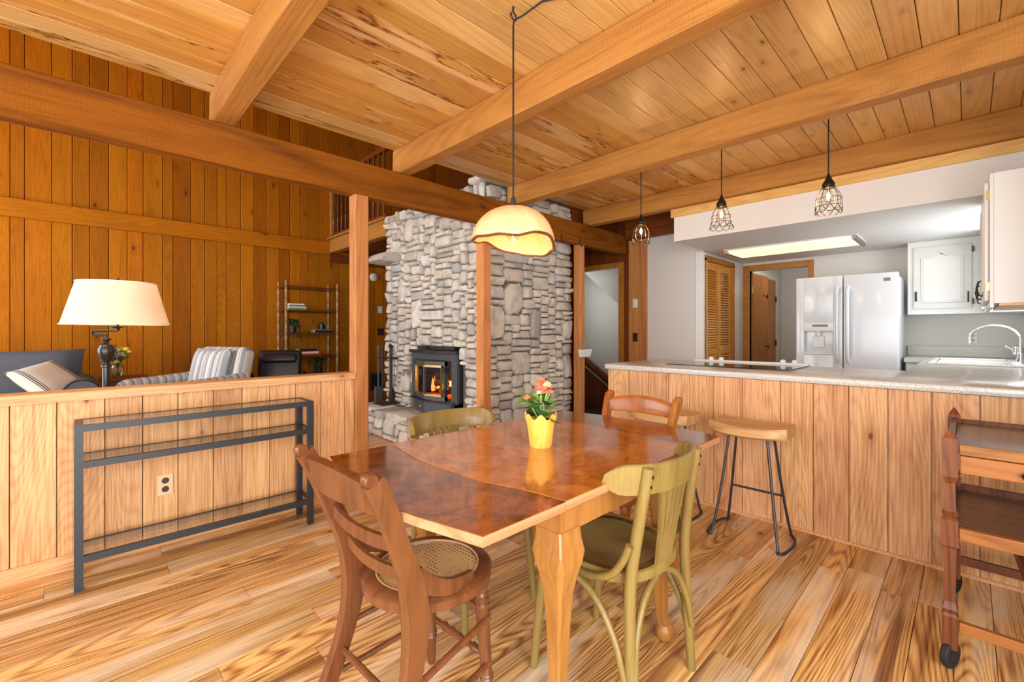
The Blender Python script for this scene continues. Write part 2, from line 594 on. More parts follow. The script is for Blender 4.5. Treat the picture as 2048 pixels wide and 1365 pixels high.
def plank(parent, name, org, ax, aw, L, W, T, mat, ch=0.003, gap=0.0015):
    """board of length L along ax, width W along aw, face raised T along ax x aw; grain along its own local x"""
    ax, aw = Vector(ax).normalized(), Vector(aw).normalized()
    an = ax.cross(aw)
    w0, w1 = gap, W - gap
    sec = [(w0, 0), (w1, 0), (w1, T - ch), (w1 - ch, T), (w0 + ch, T), (w0, T - ch)]
    mb = MB().loft([[(0, y, z) for y, z in sec], [(L, y, z) for y, z in sec]])
    o = mb.build(name, mat, parent)
    M = Matrix((ax, aw, an)).transposed().to_4x4()
    M.translation = Vector(org)
    o.matrix_basis = M
    return o


def beam(name, x0, x1, y0, y1, z0, z1, mat, along, n=14, jit=0.006, ch=0.008):
    """hewn timber: chamfered section, edges wandering a little along its length"""
    r = random.Random(name + str(x0))
    L = {'x': (x0, x1), 'y': (y0, y1), 'z': (z0, z1)}[along]
    A = {'x': (y0, y1), 'y': (x0, x1), 'z': (x0, x1)}[along]
    B = {'x': (z0, z1), 'y': (z0, z1), 'z': (y0, y1)}[along]
    a2, b2 = (A[1] - A[0]) / 2, (B[1] - B[0]) / 2
    rings = []
    for i in range(n + 1):
        t = (L[1] - L[0]) * i / n
        q = []
        for sa, sb in ((-1, -1), (1, -1), (1, 1), (-1, 1)):
            for e in ((0, 1), (1, 0)) if sa * sb > 0 else ((1, 0), (0, 1)):
                q.append((t, sa * (a2 - ch * e[0]) + r.uniform(-jit, jit) * 0.5, sb * (b2 - ch * e[1]) + r.uniform(-jit, jit) * 0.5))
        rings.append(q)
    o = MB().loft(rings).build(name, mat)
    ex = {'x': Vector((1, 0, 0)), 'y': Vector((0, 1, 0)), 'z': Vector((0, 0, 1))}
    ea = {'x': ex['y'], 'y': ex['x'], 'z': ex['x']}[along]
    eb = {'x': ex['z'], 'y': ex['z'], 'z': ex['y']}[along]
    M = Matrix((ex[along], ea, eb)).transposed().to_4x4()
    ctr = {'x': (L[0], (A[0] + A[1]) / 2, (B[0] + B[1]) / 2), 'y': ((A[0] + A[1]) / 2, L[0], (B[0] + B[1]) / 2), 'z': ((A[0] + A[1]) / 2, (B[0] + B[1]) / 2, L[0])}[along]
    M.translation = Vector(ctr)
    if M.to_3x3().determinant() < 0:
        # keep a proper rotation: flip the second axis (the section is symmetric)
        M = Matrix((ex[along], -ea, eb)).transposed().to_4x4()
        M.translation = Vector(ctr)
    o.matrix_basis = M
    return o


def splits(a, b, lo, hi, r, pre=()):
    """board edges from a to b, using the measured ones first"""
    out = sorted(pre)
    if not out:
        out = [a]
    while out[-1] < b:
        out.append(out[-1] + r.uniform(lo, hi))
    while out[0] > a:
        out.insert(0, out[0] - r.uniform(lo, hi))
    out = [max(a, min(b, x)) for x in out]
    res = [out[0]]
    for x in out[1:]:
        if x - res[-1] > 0.02:
            res.append(x)
    return res


YH = 3.137     # front face of half wall and header
YF = 7.15      # living room far wall
ZC = 2.65      # underside of the ceiling boards
XP = 3.11      # peninsula face
XW = 5.20      # wall with the stair doorway
XB = 6.55      # kitchen back wall
YK = -0.40     # kitchen window wall
YD = -1.30     # dining window wall
XD = -1.80     # dining west wall
XL = -3.50     # living room west wall

# ------------------------------------------------------------ floor
r = random.Random(5)
floor = structure(MB().box(XL, 9.2, YD, YF, -0.12, -0.022), 'floor', 'dark_gap')
y = YD
while y < YF - 0.02:
    w = r.uniform(0.105, 0.15)
    w = min(w, YF - y)
    x = XD if y < 3.2 else XL
    xe = XP + 0.02 if y < 2.1 else XW
    x -= r.uniform(0, 1.5)
    while x < xe:
        L = r.uniform(1.1, 3.2) if y < 3.2 else 4.5
        a, b = max(x, XD if y < 3.2 else XL), min(x + L, xe)
        if b - a > 0.05:
            plank(floor, 'floorboard', (a, y, -0.022), (1, 0, 0), (0, 1, 0), b - a - 0.0015, w, 0.022, 'floor_wood', ch=0.0015, gap=0.0009)
        x += L
    y += w
kitchen_floor = structure(MB().box(XP + 0.02, 9.2, YD, 2.1, -0.02, 0.0), 'floor_kitchen', 'louver_wood')

# ------------------------------------------------------------ ceiling of the dining room and kitchen
ceiling = structure(MB().box(XD, XW + 0.1, YD, 3.2, ZC + 0.02, ZC + 0.08), 'ceiling', 'dark_gap')
pre = [0.966 - 0.1335 * i for i in range(9)]
ed = splits(YD, 3.215, 0.128, 0.139, r, pre)
for i in range(len(ed) - 1):
    plank(ceiling, 'ceiling_board', (XD, ed[i + 1], ZC + 0.02), (1, 0, 0), (0, -1, 0), XW + 0.1 - XD, ed[i + 1] - ed[i], 0.02,
          'spalted_wood' if ed[i] > 1.75 and i % 5 != 2 else 'ceiling_wood')

structure(MB().box(XL, XW, 3.3, YF, 5.2, 5.3), 'ceiling_living', 'ceiling_wood')

# ------------------------------------------------------------ beams and posts
beam_names = ['ceiling beam nearest the half wall corner, highest in the photo', 'pale hewn ceiling beam behind the hanging wood shade cord',
              'ceiling beam along which the caged pendants hang', 'ceiling beam above the white kitchen soffit', 'dark red beam over the white wall beside the stairs']
for i, (bx, w) in enumerate(((0.625, 0.12), (1.862, 0.118), (3.132, 0.118), (4.39, 0.116), (5.155, 0.1))):
    z0 = 2.459 if i < 4 else 2.39
    o = beam('ceiling_beam', bx - w / 2, bx + w / 2, YD, 3.137 + (0.09 if i < 4 else -0.01), z0, ZC, 'beam_wood' if i < 4 else 'red_wood', 'y')
    tag(o, beam_names[i], 'beam', 'ceiling beams')
tag(beam('header_beam', XD, 5.15, YH, 3.24, 2.21, 2.459, 'header_wood', 'x', n=30), 'long hewn header beam over the half wall and the stone chimney', 'beam')
for lab, x0, x1, y0, y1, z0 in (('square wooden post at the end of the half wall', 1.447, 1.555, YH, 3.243, 0.0),
                                ('square wooden post in front of the stone chimney corner', 2.678, 2.783, YH, 3.243, 0.0),
                                ('wooden post between the chimney and the stair doorway', 4.158, 4.245, YH, 3.238, 0.0)):
    tag(beam('wooden_post', x0, x1, y0, y1, z0, 2.21, 'post_wood', 'z', jit=0.003), lab, 'post', 'posts under the header beam')

# ------------------------------------------------------------ half wall
half = structure(MB().box(XD, 1.447, 3.172, 3.225, 0, 0.85), 'wall_half', 'dark_gap')
jn = splits(XD, 1.447, 0.13, 0.18, r, [-0.238, -0.082, 0.094, 0.247, 0.403, 0.573, 0.725, 0.881, 1.039, 1.206, 1.377, 1.447])
for i in range(len(jn) - 1):
    plank(half, 'plank', (jn[i + 1], 3.172, 0.0), (0, 0, 1), (-1, 0, 0), 0.85, jn[i + 1] - jn[i], 0.02, 'half_wall_wood')
    plank(half, 'plank', (jn[i], 3.225, 0.0), (0, 0, 1), (1, 0, 0), 0.85, jn[i + 1] - jn[i], 0.02, 'half_wall_wood')
plank(half, 'cap_rail', (XD, 3.127, 0.85), (1, 0, 0), (0, 1, 0), 1.447 - XD, 0.155, 0.046, 'half_wall_wood', ch=0.004, gap=0)
plank(half, 'base_board', (XD, 3.152, 0.0), (1, 0, 0), (0, 0, 1), 1.447 - XD, 0.08, 0.016, 'half_wall_wood', ch=0.002, gap=0)

# ------------------------------------------------------------ living room walls
far = structure(MB().box(XL, XW + 0.1, YF, YF + 0.1, 0, 5.3), 'wall_far', 'dark_gap')
jn = splits(XL, XW + 0.015, 0.11, 0.2, r, [-0.534, -0.428, -0.224, -0.061, 0.082, 0.247, 0.413, 0.562, 0.753, 0.86, 1.045, 1.198, 1.341, 1.446, 1.621, 1.786, 1.948, 2.121, 2.27, 2.428, 2.537, 2.704, 2.876, 3.033, 3.191])
for i in range(len(jn) - 1):
    plank(far, 'plank', (jn[i + 1], YF, 0.0), (0, 0, 1), (-1, 0, 0), 5.2, jn[i + 1] - jn[i], 0.02, 'far_wall_wood', ch=0.005, gap=0.002)
plank(far, 'wall_beam', (XL, YF - 0.02, 2.42), (1, 0, 0), (0, 0, 1), 2.86 - XL, 0.2, 0.05, 'far_wall_wood', ch=0.004)
plank(far, 'wall_beam', (2.86, YF - 0.02, 2.3), (1, 0, 0), (0, 0, 1), XW - 2.86, 0.14, 0.03, 'red_wood', ch=0.004)

# wall with the stair doorway (x = XW): boards beyond the header, post board, white plaster towards the kitchen
DY0, DY1, DZ = 3.29, 3.92, 2.06
stair = structure(MB().box(XW + 0.02, XW + 0.1, DY1, YF, 0, 5.3).box(XW + 0.02, XW + 0.1, 2.16, DY0, 0, 5.3).box(XW + 0.02, XW + 0.1, DY0, DY1, DZ, 5.3), 'wall_stair', 'white_wall')
ed = splits(3.13, YF, 0.12, 0.18, r, [3.13, DY0 - 0.07, DY1 + 0.07])
for i in range(len(ed) - 1):
    z0 = DZ + 0.07 if (ed[i] > DY0 - 0.08 and ed[i + 1] < DY1 + 0.2) else 0.0
    plank(stair, 'plank', (XW + 0.02, ed[i], z0), (0, 0, 1), (0, 1, 0), 5.2 - z0, ed[i + 1] - ed[i], 0.016, 'red_wood')
for i, (a, b) in enumerate(((2.87, 2.985), (2.985, 3.13))):
    plank(stair, 'plank', (XW + 0.02, a, 0.0), (0, 0, 1), (0, 1, 0), 2.39, b - a, 0.026, 'post_wood')
plank(stair, 'door_casing', (XW + 0.02, DY0 - 0.085, 0), (0, 0, 1), (0, 1, 0), DZ + 0.07, 0.085, 0.024, 'door_wood')
plank(stair, 'door_casing', (XW + 0.02, DY1, 0), (0, 0, 1), (0, 1, 0), DZ + 0.07, 0.085, 0.024, 'door_wood')
plank(stair, 'door_casing', (XW + 0.02, DY1, DZ), (0, -1, 0), (0, 0, 1), DY1 - DY0, 0.07, 0.024, 'door_wood')
# stairwell seen through the doorway
well = structure(MB().box(XW + 0.1, 7.3, 4.75, 4.85, -1.0, 5.3).box(6.35, 6.45, 3.0, 4.8, -1.0, 5.3).box(XW + 0.1, 6.4, 2.9, 3.0, 0, 5.3), 'wall_stairwell', 'white_wall')
structure(MB().loft([[(x, 4.75, 2.25), (x, 3.1, 0.85), (x, 3.1, 1.9), (x, 4.75, 3.3)] for x in (5.75, 6.35)]).xf(Matrix.Translation((0.0, 0.0, 0.3))), 'ceiling_stair', 'white_wall')
sr = thing('stair_railing', 'dark red boarded stair side with sloping handrail seen through the doorway', 'railing', (6.0, 0, 0))
ed = splits(3.1, 4.74, 0.05, 0.06, r)
for i in range(len(ed) - 1):
    z1 = 0.54 + (ed[i] - 4.14) * 0.66
    if z1 > 0.02:
        plank(sr, 'board', (0.0, ed[i], -0.02), (0, 0, 1), (0, 1, 0), z1 + 0.02, ed[i + 1] - ed[i], 0.015, 'red_wood')
MB().tube([(-0.03, 3.45, 0.085 + 0.04), (-0.03, 4.74, 0.93 + 0.04)], 1.0, sec=[(-0.03, -0.03), (0.03, -0.03), (0.03, 0.03), (-0.03, 0.03)], up=(0, 0, 1)).build('cap_rail', 'red_wood', sr)
MB().tube([(-0.09, 3.5, 0.06), (-0.09, 4.74, 0.87)], 0.014).build('handrail', 'steel', sr)

# west and south walls behind the camera, with their windows
wl = MB()
wl.box(XD - 0.1, XD, YD, -0.98, 0, ZC + 0.1).box(XD - 0.1, XD, 2.48, 3.3, 0, ZC + 0.1).box(XD - 0.1, XD, -0.98, 2.48, 2.36, ZC + 0.1).box(XD - 0.1, XD, -0.98, 2.48, 0, 0.12)
structure(wl, 'wall_west', 'ceiling_wood')
ws = MB()
ws.box(XD, -1.58, YD - 0.1, YD, 0, ZC + 0.1).box(0.98, XP, YD - 0.1, YD, 0, ZC + 0.1).box(-1.58, 0.98, YD - 0.1, YD, 2.36, ZC + 0.1).box(-1.58, 0.98, YD - 0.1, YD, 0, 0.12)
ws.box(XP, XP + 0.1, YD - 0.1, YK, 0, ZC + 0.1)
structure(ws, 'wall_south', 'white_wall')
wv = MB()
wv.box(XL - 0.1, XL, 3.2, 3.55, 0, 5.3).box(XL - 0.1, XL, 6.85, YF, 0, 5.3).box(XL - 0.1, XL, 3.55, 6.85, 0, 0.25).box(XL - 0.1, XL, 3.55, 6.85, 3.25, 5.3)
wv.box(XL, XD - 0.1, 3.2, 3.3, 0, 5.3).box(XD - 0.1, XW, 3.215, 3.3, ZC + 0.09, 5.3)
structure(wv, 'wall_living_west', 'far_wall_wood')


def window(n, x0, x1, y0, y1, z0, z1, parts):
    """frame of bars and a pane, in the x or y plane"""
    fr = MB()
    t = 0.05
    alongx = (x1 - x0) > (y1 - y0)
    a0, a1 = (x0, x1) if alongx else (y0, y1)

    def bar(p0, p1, q0, q1):
        if alongx:
            fr.box(p0, p1, y0, y1, q0, q1)
        else:
            fr.box(x0, x1, p0, p1, q0, q1)
    bar(a0, a1, z0, z0 + t); bar(a0, a1, z1 - t, z1)
    for i in range(parts + 1):
        c = a0 + (a1 - a0) * i / parts
        c = min(max(c, a0 + t / 2), a1 - t / 2)
        bar(c - t / 2, c + t / 2, z0 + t, z1 - t)
    o = structure(fr, 'window_%d' % n, 'cabinet_white')
    p = MB()
    if alongx:
        m = (y0 + y1) / 2
        p.box(x0 + t, x1 - t, m - 0.003, m + 0.003, z0 + t, z1 - t)
    else:
        m = (x0 + x1) / 2
        p.box(m - 0.003, m + 0.003, y0 + t, y1 - t, z0 + t, z1 - t)
    p.build('pane', 'thin_glass', o)


window(1, XD - 0.08, XD - 0.03, -0.98, 2.48, 0.12, 2.36, 3)
window(2, -1.58, 0.98, YD - 0.08, YD - 0.03, 0.12, 2.36, 3)
window(3, XL - 0.08, XL - 0.03, 3.55, 6.85, 0.25, 3.25, 3)
window(4, 4.88, 5.82, YK - 0.08, YK - 0.03, 1.15, 2.09, 2)

# ------------------------------------------------------------ kitchen shell
kw = MB()
kw.box(XP, 4.88, YK - 0.1, YK, 0, ZC).box(5.82, XB, YK - 0.1, YK, 0, ZC).box(4.88, 5.82, YK - 0.1, YK, 0, 1.15).box(4.88, 5.82, YK - 0.1, YK, 2.09, ZC)
structure(kw, 'wall_kitchen_window', 'white_wall')
OY0, OY1, OZ = 1.4, 2.075, 2.02
kb = MB().box(XB, XB + 0.1, YK - 0.1, OY0, 0, ZC).box(XB, XB + 0.1, OY1, 2.26, 0, ZC).box(XB, XB + 0.1, OY0, OY1, OZ, ZC)
back = structure(kb, 'wall_kitchen_back', 'white_wall')
plank(back, 'door_casing', (XB, OY0 - 0.06, 0), (0, 0, 1), (0, 1, 0), OZ + 0.075, 0.06, 0.02, 'door_wood')
plank(back, 'door_casing', (XB, OY1, 0), (0, 0, 1), (0, 1, 0), OZ + 0.075, 0.09, 0.02, 'door_wood')
plank(back, 'door_casing', (XB, OY1, OZ), (0, -1, 0), (0, 0, 1), OY1 - OY0, 0.075, 0.02, 'door_wood')
MB().box(XB, XB + 0.1, OY1, OY1 + 0.015, 0, OZ).box(XB, XB + 0.1, OY0 - 0.015, OY0, 0, OZ).build('door_jamb', 'door_wood', back)
kl = MB().box(XW + 0.1, 5.255, 2.16, 2.26, 0, ZC).box(6.13, XB, 2.16, 2.26, 0, ZC).box(5.255, 6.13, 2.16, 2.26, 2.06, ZC).box(5.255, 6.13, 2.3, 2.32, 0, 2.06)
structure(kl, 'wall_closet', 'white_wall')
structure(MB().box(XW - 0.012, XW + 0.1, 2.145, 2.16, 0, 2.13).box(XW - 0.012, XW + 0.02, 2.16, 2.235, 0, 2.13), 'trim_2', 'cabinet_white')
structure(MB().box(4.41, XB, YK, 2.125, 2.13, ZC), 'ceiling_kitchen', 'soffit_white')
o = plank(None, 'trim_1', (4.41, 2.15, 2.375), (0, -1, 0), (0, 0, 1), 2.15 - YK, 0.082, 0.024, 'ceiling_wood', ch=0.002, gap=0)
o['kind'] = 'structure'
# corridor behind the doorway
structure(MB().box(XB + 0.1, 9.2, 2.36, 2.46, 0, 2.6).box(9.1, 9.2, 1.0, 2.4, 0, 2.6).box(XB + 0.1, 9.2, 0.95, 1.05, 0, 2.6).box(XB + 0.1, 9.2, 1.0, 2.4, 2.55, 2.65), 'wall_corridor', 'white_wall')

# louvred bifold closet doors
LW = []
for n, x0, x1 in ((1, 5.285, 5.705), (2, 5.705, 6.115)):
    fr = MB()
    fr.box(x0, x0 + 0.055, 2.165, 2.195, 0.03, 2.03).box(x1 - 0.055, x1, 2.165, 2.195, 0.03, 2.03)
    fr.box(x0 + 0.055, x1 - 0.055, 2.167, 2.193, 0.03, 0.16).box(x0 + 0.055, x1 - 0.055, 2.167, 2.193, 1.94, 2.03).box(x0 + 0.055, x1 - 0.055, 2.167, 2.193, 0.92, 1.0)
    d = structure(fr, 'door_%d' % n, 'louver_wood')
    w = x1 - x0 - 0.11
    sm = MB().loft([[(0, -0.016, -0.014), (0, -0.012, -0.018), (0, 0.016, 0.014), (0, 0.012, 0.018)], [(w, -0.016, -0.014), (w, -0.012, -0.018), (w, 0.016, 0.014), (w, 0.012, 0.018)]]).mesh('slat', 'louver_wood')
    z = 0.185
    while z < 1.93:
        if not 0.9 < z < 1.02:
            s = bpy.data.objects.new('slat', sm)
            COL.objects.link(s)
            s.parent = d
            s.location = (x0 + 0.055, 2.181, z)
        z += 0.031
    MB().lathe([(0.004, 0), (0.006, 0.01), (0.014, 0.018), (0.014, 0.026), (0.002, 0.032)], 10).xf(Matrix.Translation((x1 - 0.03 if n == 1 else x0 + 0.2, 2.165, 0.98)) @ Matrix.Rotation(PI / 2, 4, 'X')).build('knob', 'louver_wood', d)
cs = MB().box(5.225, 5.28, 2.142, 2.17, 0, 2.06).box(6.12, 6.17, 2.142, 2.17, 0, 2.06).box(5.225, 6.17, 2.142, 2.17, 2.035, 2.095)
structure(cs, 'trim_3', 'door_wood')

# open door leaf and the further door in its white frame
d = structure(MB().box(XB + 0.05, XB + 0.72, 2.06, 2.1, 0.01, 2.0), 'door_3', 'door_wood')
MB().box(XB + 0.02, XB + 0.06, 2.045, 2.062, 1.72, 1.81).build('hinge', 'brass', d)
hk = MB().tube([(XB + 0.6, 2.06, 0.98), (XB + 0.6, 2.0, 0.98), (XB + 0.5, 2.0, 0.98)], 0.011)
hk.lathe([(0.028, 0), (0.028, 0.012), (0.012, 0.02)], 12).build('lever_handle', 'bronze', d)
MB().tube([(XB + 0.5, 2.06, 1.72), (XB + 0.5, 2.02, 1.7), (XB + 0.5, 2.0, 1.66), (XB + 0.5, 2.005, 1.73)], 0.008).build('coat_hook', 'iron_black', d)
d = structure(MB().box(7.95, 8.65, 2.33, 2.36, 0.01, 2.07), 'door_4', 'door_wood')
MB().box(7.8, 7.95, 2.325, 2.36, 0, 2.15).box(8.65, 8.78, 2.325, 2.36, 0, 2.15).box(7.95, 8.65, 2.325, 2.36, 2.07, 2.15).build('frame', 'cabinet_white', d)
MB().box(8.62, 8.66, 2.315, 2.332, 1.7, 1.8).build('hinge', 'iron_black', d)
MB().box(8.62, 8.66, 2.315, 2.332, 0.95, 1.05).build('hinge', 'iron_black', d)
MB().ico((8.05, 2.29, 0.95), 0.035, 2).tube([(8.05, 2.33, 0.95), (8.05, 2.29, 0.95)], 0.012).build('door_knob', 'bronze', d)

# ------------------------------------------------------------ loft
loft = structure(MB().box(2.87, XW, 5.28, YF, 2.48, 2.68).box(4.22, XW, 3.3, 5.28, 2.48, 2.68), 'floor_loft', 'red_wood')
tag(beam('loft_beam', 2.85, 2.98, 5.28, YF - 0.02, 2.45, 2.66, 'beam_wood', 'y', n=8), 'heavy beam carrying the loft beside the chimney', 'beam')
rl = thing('loft_railing', 'turned wooden balustrade along the loft edge', 'railing', (2.9, 0, 2.66))
MB().box(-0.08, 0.05, 5.28, YF - 0.02, 0, 0.028).build('bottom_moulding', 'beam_wood', rl)
MB().box(-0.05, 0.02, 5.28, YF - 0.1, 0.028, 0.07).build('bottom_rail', 'red_wood', rl)
MB().rbox(-0.04, 0.04, 5.28, YF - 0.02, 0.93, 0.99, 0.012).build('top_rail', 'red_wood', rl)
MB().box(-0.04, 0.03, YF - 0.1, YF - 0.03, 0.0, 1.0).build('newel_post', 'beam_wood', rl)
bp = [(0.017, 0.07), (0.017, 0.3), (0.02, 0.31), (0.012, 0.33), (0.02, 0.36), (0.014, 0.38), (0.021, 0.45), (0.012, 0.6), (0.018, 0.63), (0.012, 0.65), (0.017, 0.68), (0.017, 0.93)]
bm_ = MB().lathe(bp, 10, (-0.015, 0, 0)).mesh('baluster', 'chair_wood', True)
for i in range(13):
    o = bpy.data.objects.new('baluster', bm_)
    COL.objects.link(o)
    o.parent = rl
    o.location = (0, 7.01 - 0.1475 * i, 0)
    if o.location.y < 5.3:
        bpy.data.objects.remove(o)


# ------------------------------------------------------------ stone chimney
def pack(W, H, r, cell=0.02, block=None):
    """dry-stone layout: always set the next stone on the lowest stretch of the skyline"""
    n = int(round(W / cell))
    sky = [0.0] * n
    out = []
    while True:
        lo = min(sky)
        if lo >= H - 0.01:
            break
        i = sky.index(lo)
        j = i
        while j < n and abs(sky[j] - lo) < 0.012:
            j += 1
        seg = j - i
        big = r.random()
        if big < 0.07 and seg >= 8:
            w, h = r.randint(9, 15), r.uniform(0.2, 0.36)
        else:
            w, h = r.randint(6, 20), r.choice((r.uniform(0.045, 0.07), r.uniform(0.06, 0.1), r.uniform(0.09, 0.15)))
        w = min(w, seg)
        if seg - w < 4:
            w = seg
        if w < 3:
            h = min([sky[k] for k in (i - 1, j) if 0 <= k < n] + [lo + 0.08]) - lo
            h = max(h, 0.03)
        h = min(h, H - lo) if H - lo - h > 0.03 else H - lo
        out.append((i * cell, lo, w * cell, h))
        for k in range(i, i + w):
            sky[k] = lo + h
    return out


def stone_mesh(w, h, r, depth, g=0.004, bulge=1.0):
    """rough split block with clipped corners, face towards local -y, origin at its lower left corner"""
    w2, h2 = w / 2 - g, h / 2 - g
    m = min(w2, h2)
    sh = r.uniform(-0.1, 0.1) * h2 * min(1.0, w2 / 0.1)
    pts = []
    for sx, sy in ((1, -1), (1, 1), (-1, 1), (-1, -1)):
        cx, cy = r.uniform(0.12, 0.75) * m, r.uniform(0.12, 0.7) * m
        cx = min(cx, w2 * 0.6); cy = min(cy, h2 * 0.75)
        e0, e1 = (sx * (w2 - cx), sy * h2), (sx * w2, sy * (h2 - cy))
        pr = [e0, e1] if sx * sy < 0 else [e1, e0]
        pts += pr
        if sx * sy > 0:      # a point along the top or bottom edge
            pts.append((sx * w2 * r.uniform(-0.3, 0.3), sy * h2 * r.uniform(0.9, 1.03)))
    pts = [(x * r.uniform(0.97, 1.02), z * r.uniform(0.94, 1.05) + sh * x / w2) for x, z in pts]
    d = depth * r.uniform(0.5, 1.3)
    tx, tz = r.uniform(-0.25, 0.25) * d / w2, r.uniform(-0.3, 0.3) * d / h2
    ch = min(r.uniform(0.008, 0.018), m * 0.45)
    rings = []
    for k, y in ((0.0, 0.045), (0.0, -d * 0.45), (0.45, -d * 0.85), (1.0, -d)):
        q = []
        for x, z in pts:
            fx, fz = max(0.2, 1 - k * ch / w2), max(0.2, 1 - k * ch / h2)
            jx = r.uniform(-0.003, 0.003) if k > 0 else 0
            q.append((w / 2 + x * fx + jx, y + ((tx * x + tz * z) if k > 0.4 else 0), h / 2 + z * fz + jx))
        rings.append(q)
    cen = (w / 2 + r.uniform(-0.2, 0.2) * w2, -d * r.uniform(1.0, 1.12), h / 2)
    mb = MB().loft(rings, True, False)
    n = len(pts)
    b = 3 * n
    mb.v.append(cen)
    for i in range(n):
        mb.f.append((b + i, b + (i + 1) % n, 4 * n))
    return mb


CX0, CX1, CY0, CY1 = 2.87, 4.19, 3.32, 5.25
r = random.Random(21)
chim = thing('stone_chimney', 'tall dry stacked grey fieldstone chimney behind the wooden posts', 'chimney')
cm = MB()
SY0, SY1, SZ0, SZ1 = 3.68, 4.55, 0.3, 1.03      # opening for the stove
cm.box(CX0 + 0.5, CX1, CY0, CY1, 0, 2.68).box(CX0, CX0 + 0.5, CY0, SY0, 0, 2.68).box(CX0, CX0 + 0.5, SY1, CY1, 0, 2.68).box(CX0, CX0 + 0.5, SY0, SY1, SZ1, 2.68).box(3.2, CX1 - 0.05, CY0 + 0.05, 3.85, 2.68, 5.2).box(CX0, CX0 + 0.5, SY0, SY1, 0, SZ0)
cm.build('core', 'stone_core', chim)
stones = []
front_big = [(0.2, 1.22, 0.26, 0.5), (0.62, 1.55, 0.3, 0.42), (1.1, 0.1, 0.2, 0.62), (1.08, 1.7, 0.22, 0.33), (0.36, 1.15, 0.3, 0.26)]
for u, v, w, h in pack(CX1 - CX0, 2.66, r):
    stones.append((w * h, (CX0 + u, CY0, v), 0.0, stone_mesh(w, h, r, 0.046)))
for u, v, w, h in pack(CY1 - CY0, 2.68, r):
    y1 = CY1 - u
    if y1 - w < SY1 + 0.02 and y1 > SY0 - 0.02 and v < SZ1 and v + h > SZ0 - 0.05:
        # stones beside the stove opening are cut back to it
        if y1 - w >= SY1 - 0.06:
            w = y1 - SY1
        elif y1 <= SY0 + 0.06:
            y1 = SY0
        elif v > SZ1 - 0.08:
            h = v + h - SZ1; v = SZ1
        else:
            continue
        if w < 0.03 or h < 0.03:
            continue
    if v + h < 0.28:
        continue
    stones.append((w * h, (CX0, y1, v), -PI / 2, stone_mesh(w, h, r, 0.055)))
stones.sort(key=lambda s: -s[0])
rest = MB()
for i, (ar, loc, rz, mb) in enumerate(stones):
    M = Matrix.Translation(loc) @ Matrix.Rotation(rz, 4, 'Z')
    if i < 300:
        o = mb.build('stone', 'stone', chim, True)
        o.matrix_basis = M
    else:
        mb.xf(M)
        rest.add(mb.v, mb.f)
if rest.v:
    o = rest.build('small_stones', 'stone', chim, True)
    o['kind'] = 'stuff'
ms = stone_mesh(0.42, 0.12, r, 0.3)
o = ms.build('mantel_stone', 'stone', chim, True)
o.matrix_basis = Matrix.Translation((CX0 - 0.02, 5.3, 2.05)) @ Matrix.Rotation(-PI / 2, 4, 'Z')
for sx, sy, sz, sw, shh in ((2.8, 3.42, 2.68, 0.6, 0.07), (3.1, 3.36, 2.72, 0.5, 0.1), (3.25, 3.34, 2.8, 0.4, 0.09)):
    ms = stone_mesh(sw, shh, r, 0.12)
    o = ms.build('slab_stone', 'stone', chim, True)
    o.matrix_basis = Matrix.Translation((sx, sy + 0.05, sz))

hearth = thing('stone_hearth', 'raised fieldstone hearth with flat slab top under the stove', 'hearth')
MB().box(2.47, CX0 + 0.48, CY0, 5.28, 0, 0.27).build('core', 'stone_core', hearth)
for u, v, w, h in pack(5.28 - CY0, 0.26, r, block=None):
    o = stone_mesh(w, h, r, 0.05).build('stone', 'stone', hearth, True)
    o.matrix_basis = Matrix.Translation((2.47, 5.28 - u, v)) @ Matrix.Rotation(-PI / 2, 4, 'Z')
for u, v, w, h in pack(0.42, 0.26, r):
    o = stone_mesh(w, h, r, 0.04).build('stone', 'stone', hearth, True)
    o.matrix_basis = Matrix.Translation((2.47 + u, CY0, v))
y = CY0 - 0.03
while y < 5.25:
    w = min(r.uniform(0.3, 0.55), 5.3 - y)
    mb = stone_mesh(w, 0.47, r, 0.03, g=0.004)
    o = mb.build('slab', 'stone', hearth, True)
    # slabs lie flat: face (local -y) up
    o.matrix_basis = Matrix.Translation((2.42, y + w, 0.272)) @ Matrix.Rotation(-PI / 2, 4, 'Z') @ Matrix.Rotation(-PI / 2, 4, 'X')
    y += w

# ------------------------------------------------------------ wood stove (local: +x runs along the face, -y is the front)
st = thing('wood_stove', 'grey cast iron fireplace insert with brass trimmed bay door and a fire burning', 'stove', (2.79, 4.55, 0.305), -PI / 2)
SW = 0.87
sm = MB().box(0.0, 0.1, 0.0, 0.03, 0.14, 0.66).box(SW - 0.1, SW, 0.0, 0.03, 0.14, 0.66).box(0.1, SW - 0.1, 0.0, 0.03, 0.58, 0.66)
sm.box(0.06, SW - 0.06, 0.03, 0.42, 0.14, 0.17).box(0.06, 0.09, 0.03, 0.42, 0.17, 0.6).box(SW - 0.09, SW - 0.06, 0.03, 0.42, 0.17, 0.6).box(0.06, SW - 0.06, 0.4, 0.42, 0.17, 0.6).box(0.06, SW - 0.06, 0.03, 0.42, 0.6, 0.64)
sm.build('body', 'iron_grey', st)
MB().prism([(-0.01, 0.0), (SW + 0.01, 0.0), (SW + 0.01, -0.03), (0.62, -0.06), (0.36, -0.07), (0.1, -0.05), (-0.01, -0.03)], 0.655, 0.685).build('top_shelf', 'iron_black', st)
MB().box(0.3, 0.75, 0.05, 0.3, 0.69, 0.73).build('blower_box', 'iron_black', st)
MB().prism([(0.06, 0.02), (0.06, -0.01), (0.4, -0.09), (0.72, -0.03), (0.8, -0.03), (0.8, 0.02)], -0.02, 0.125).build('ash_pedestal', 'iron_grey', st)
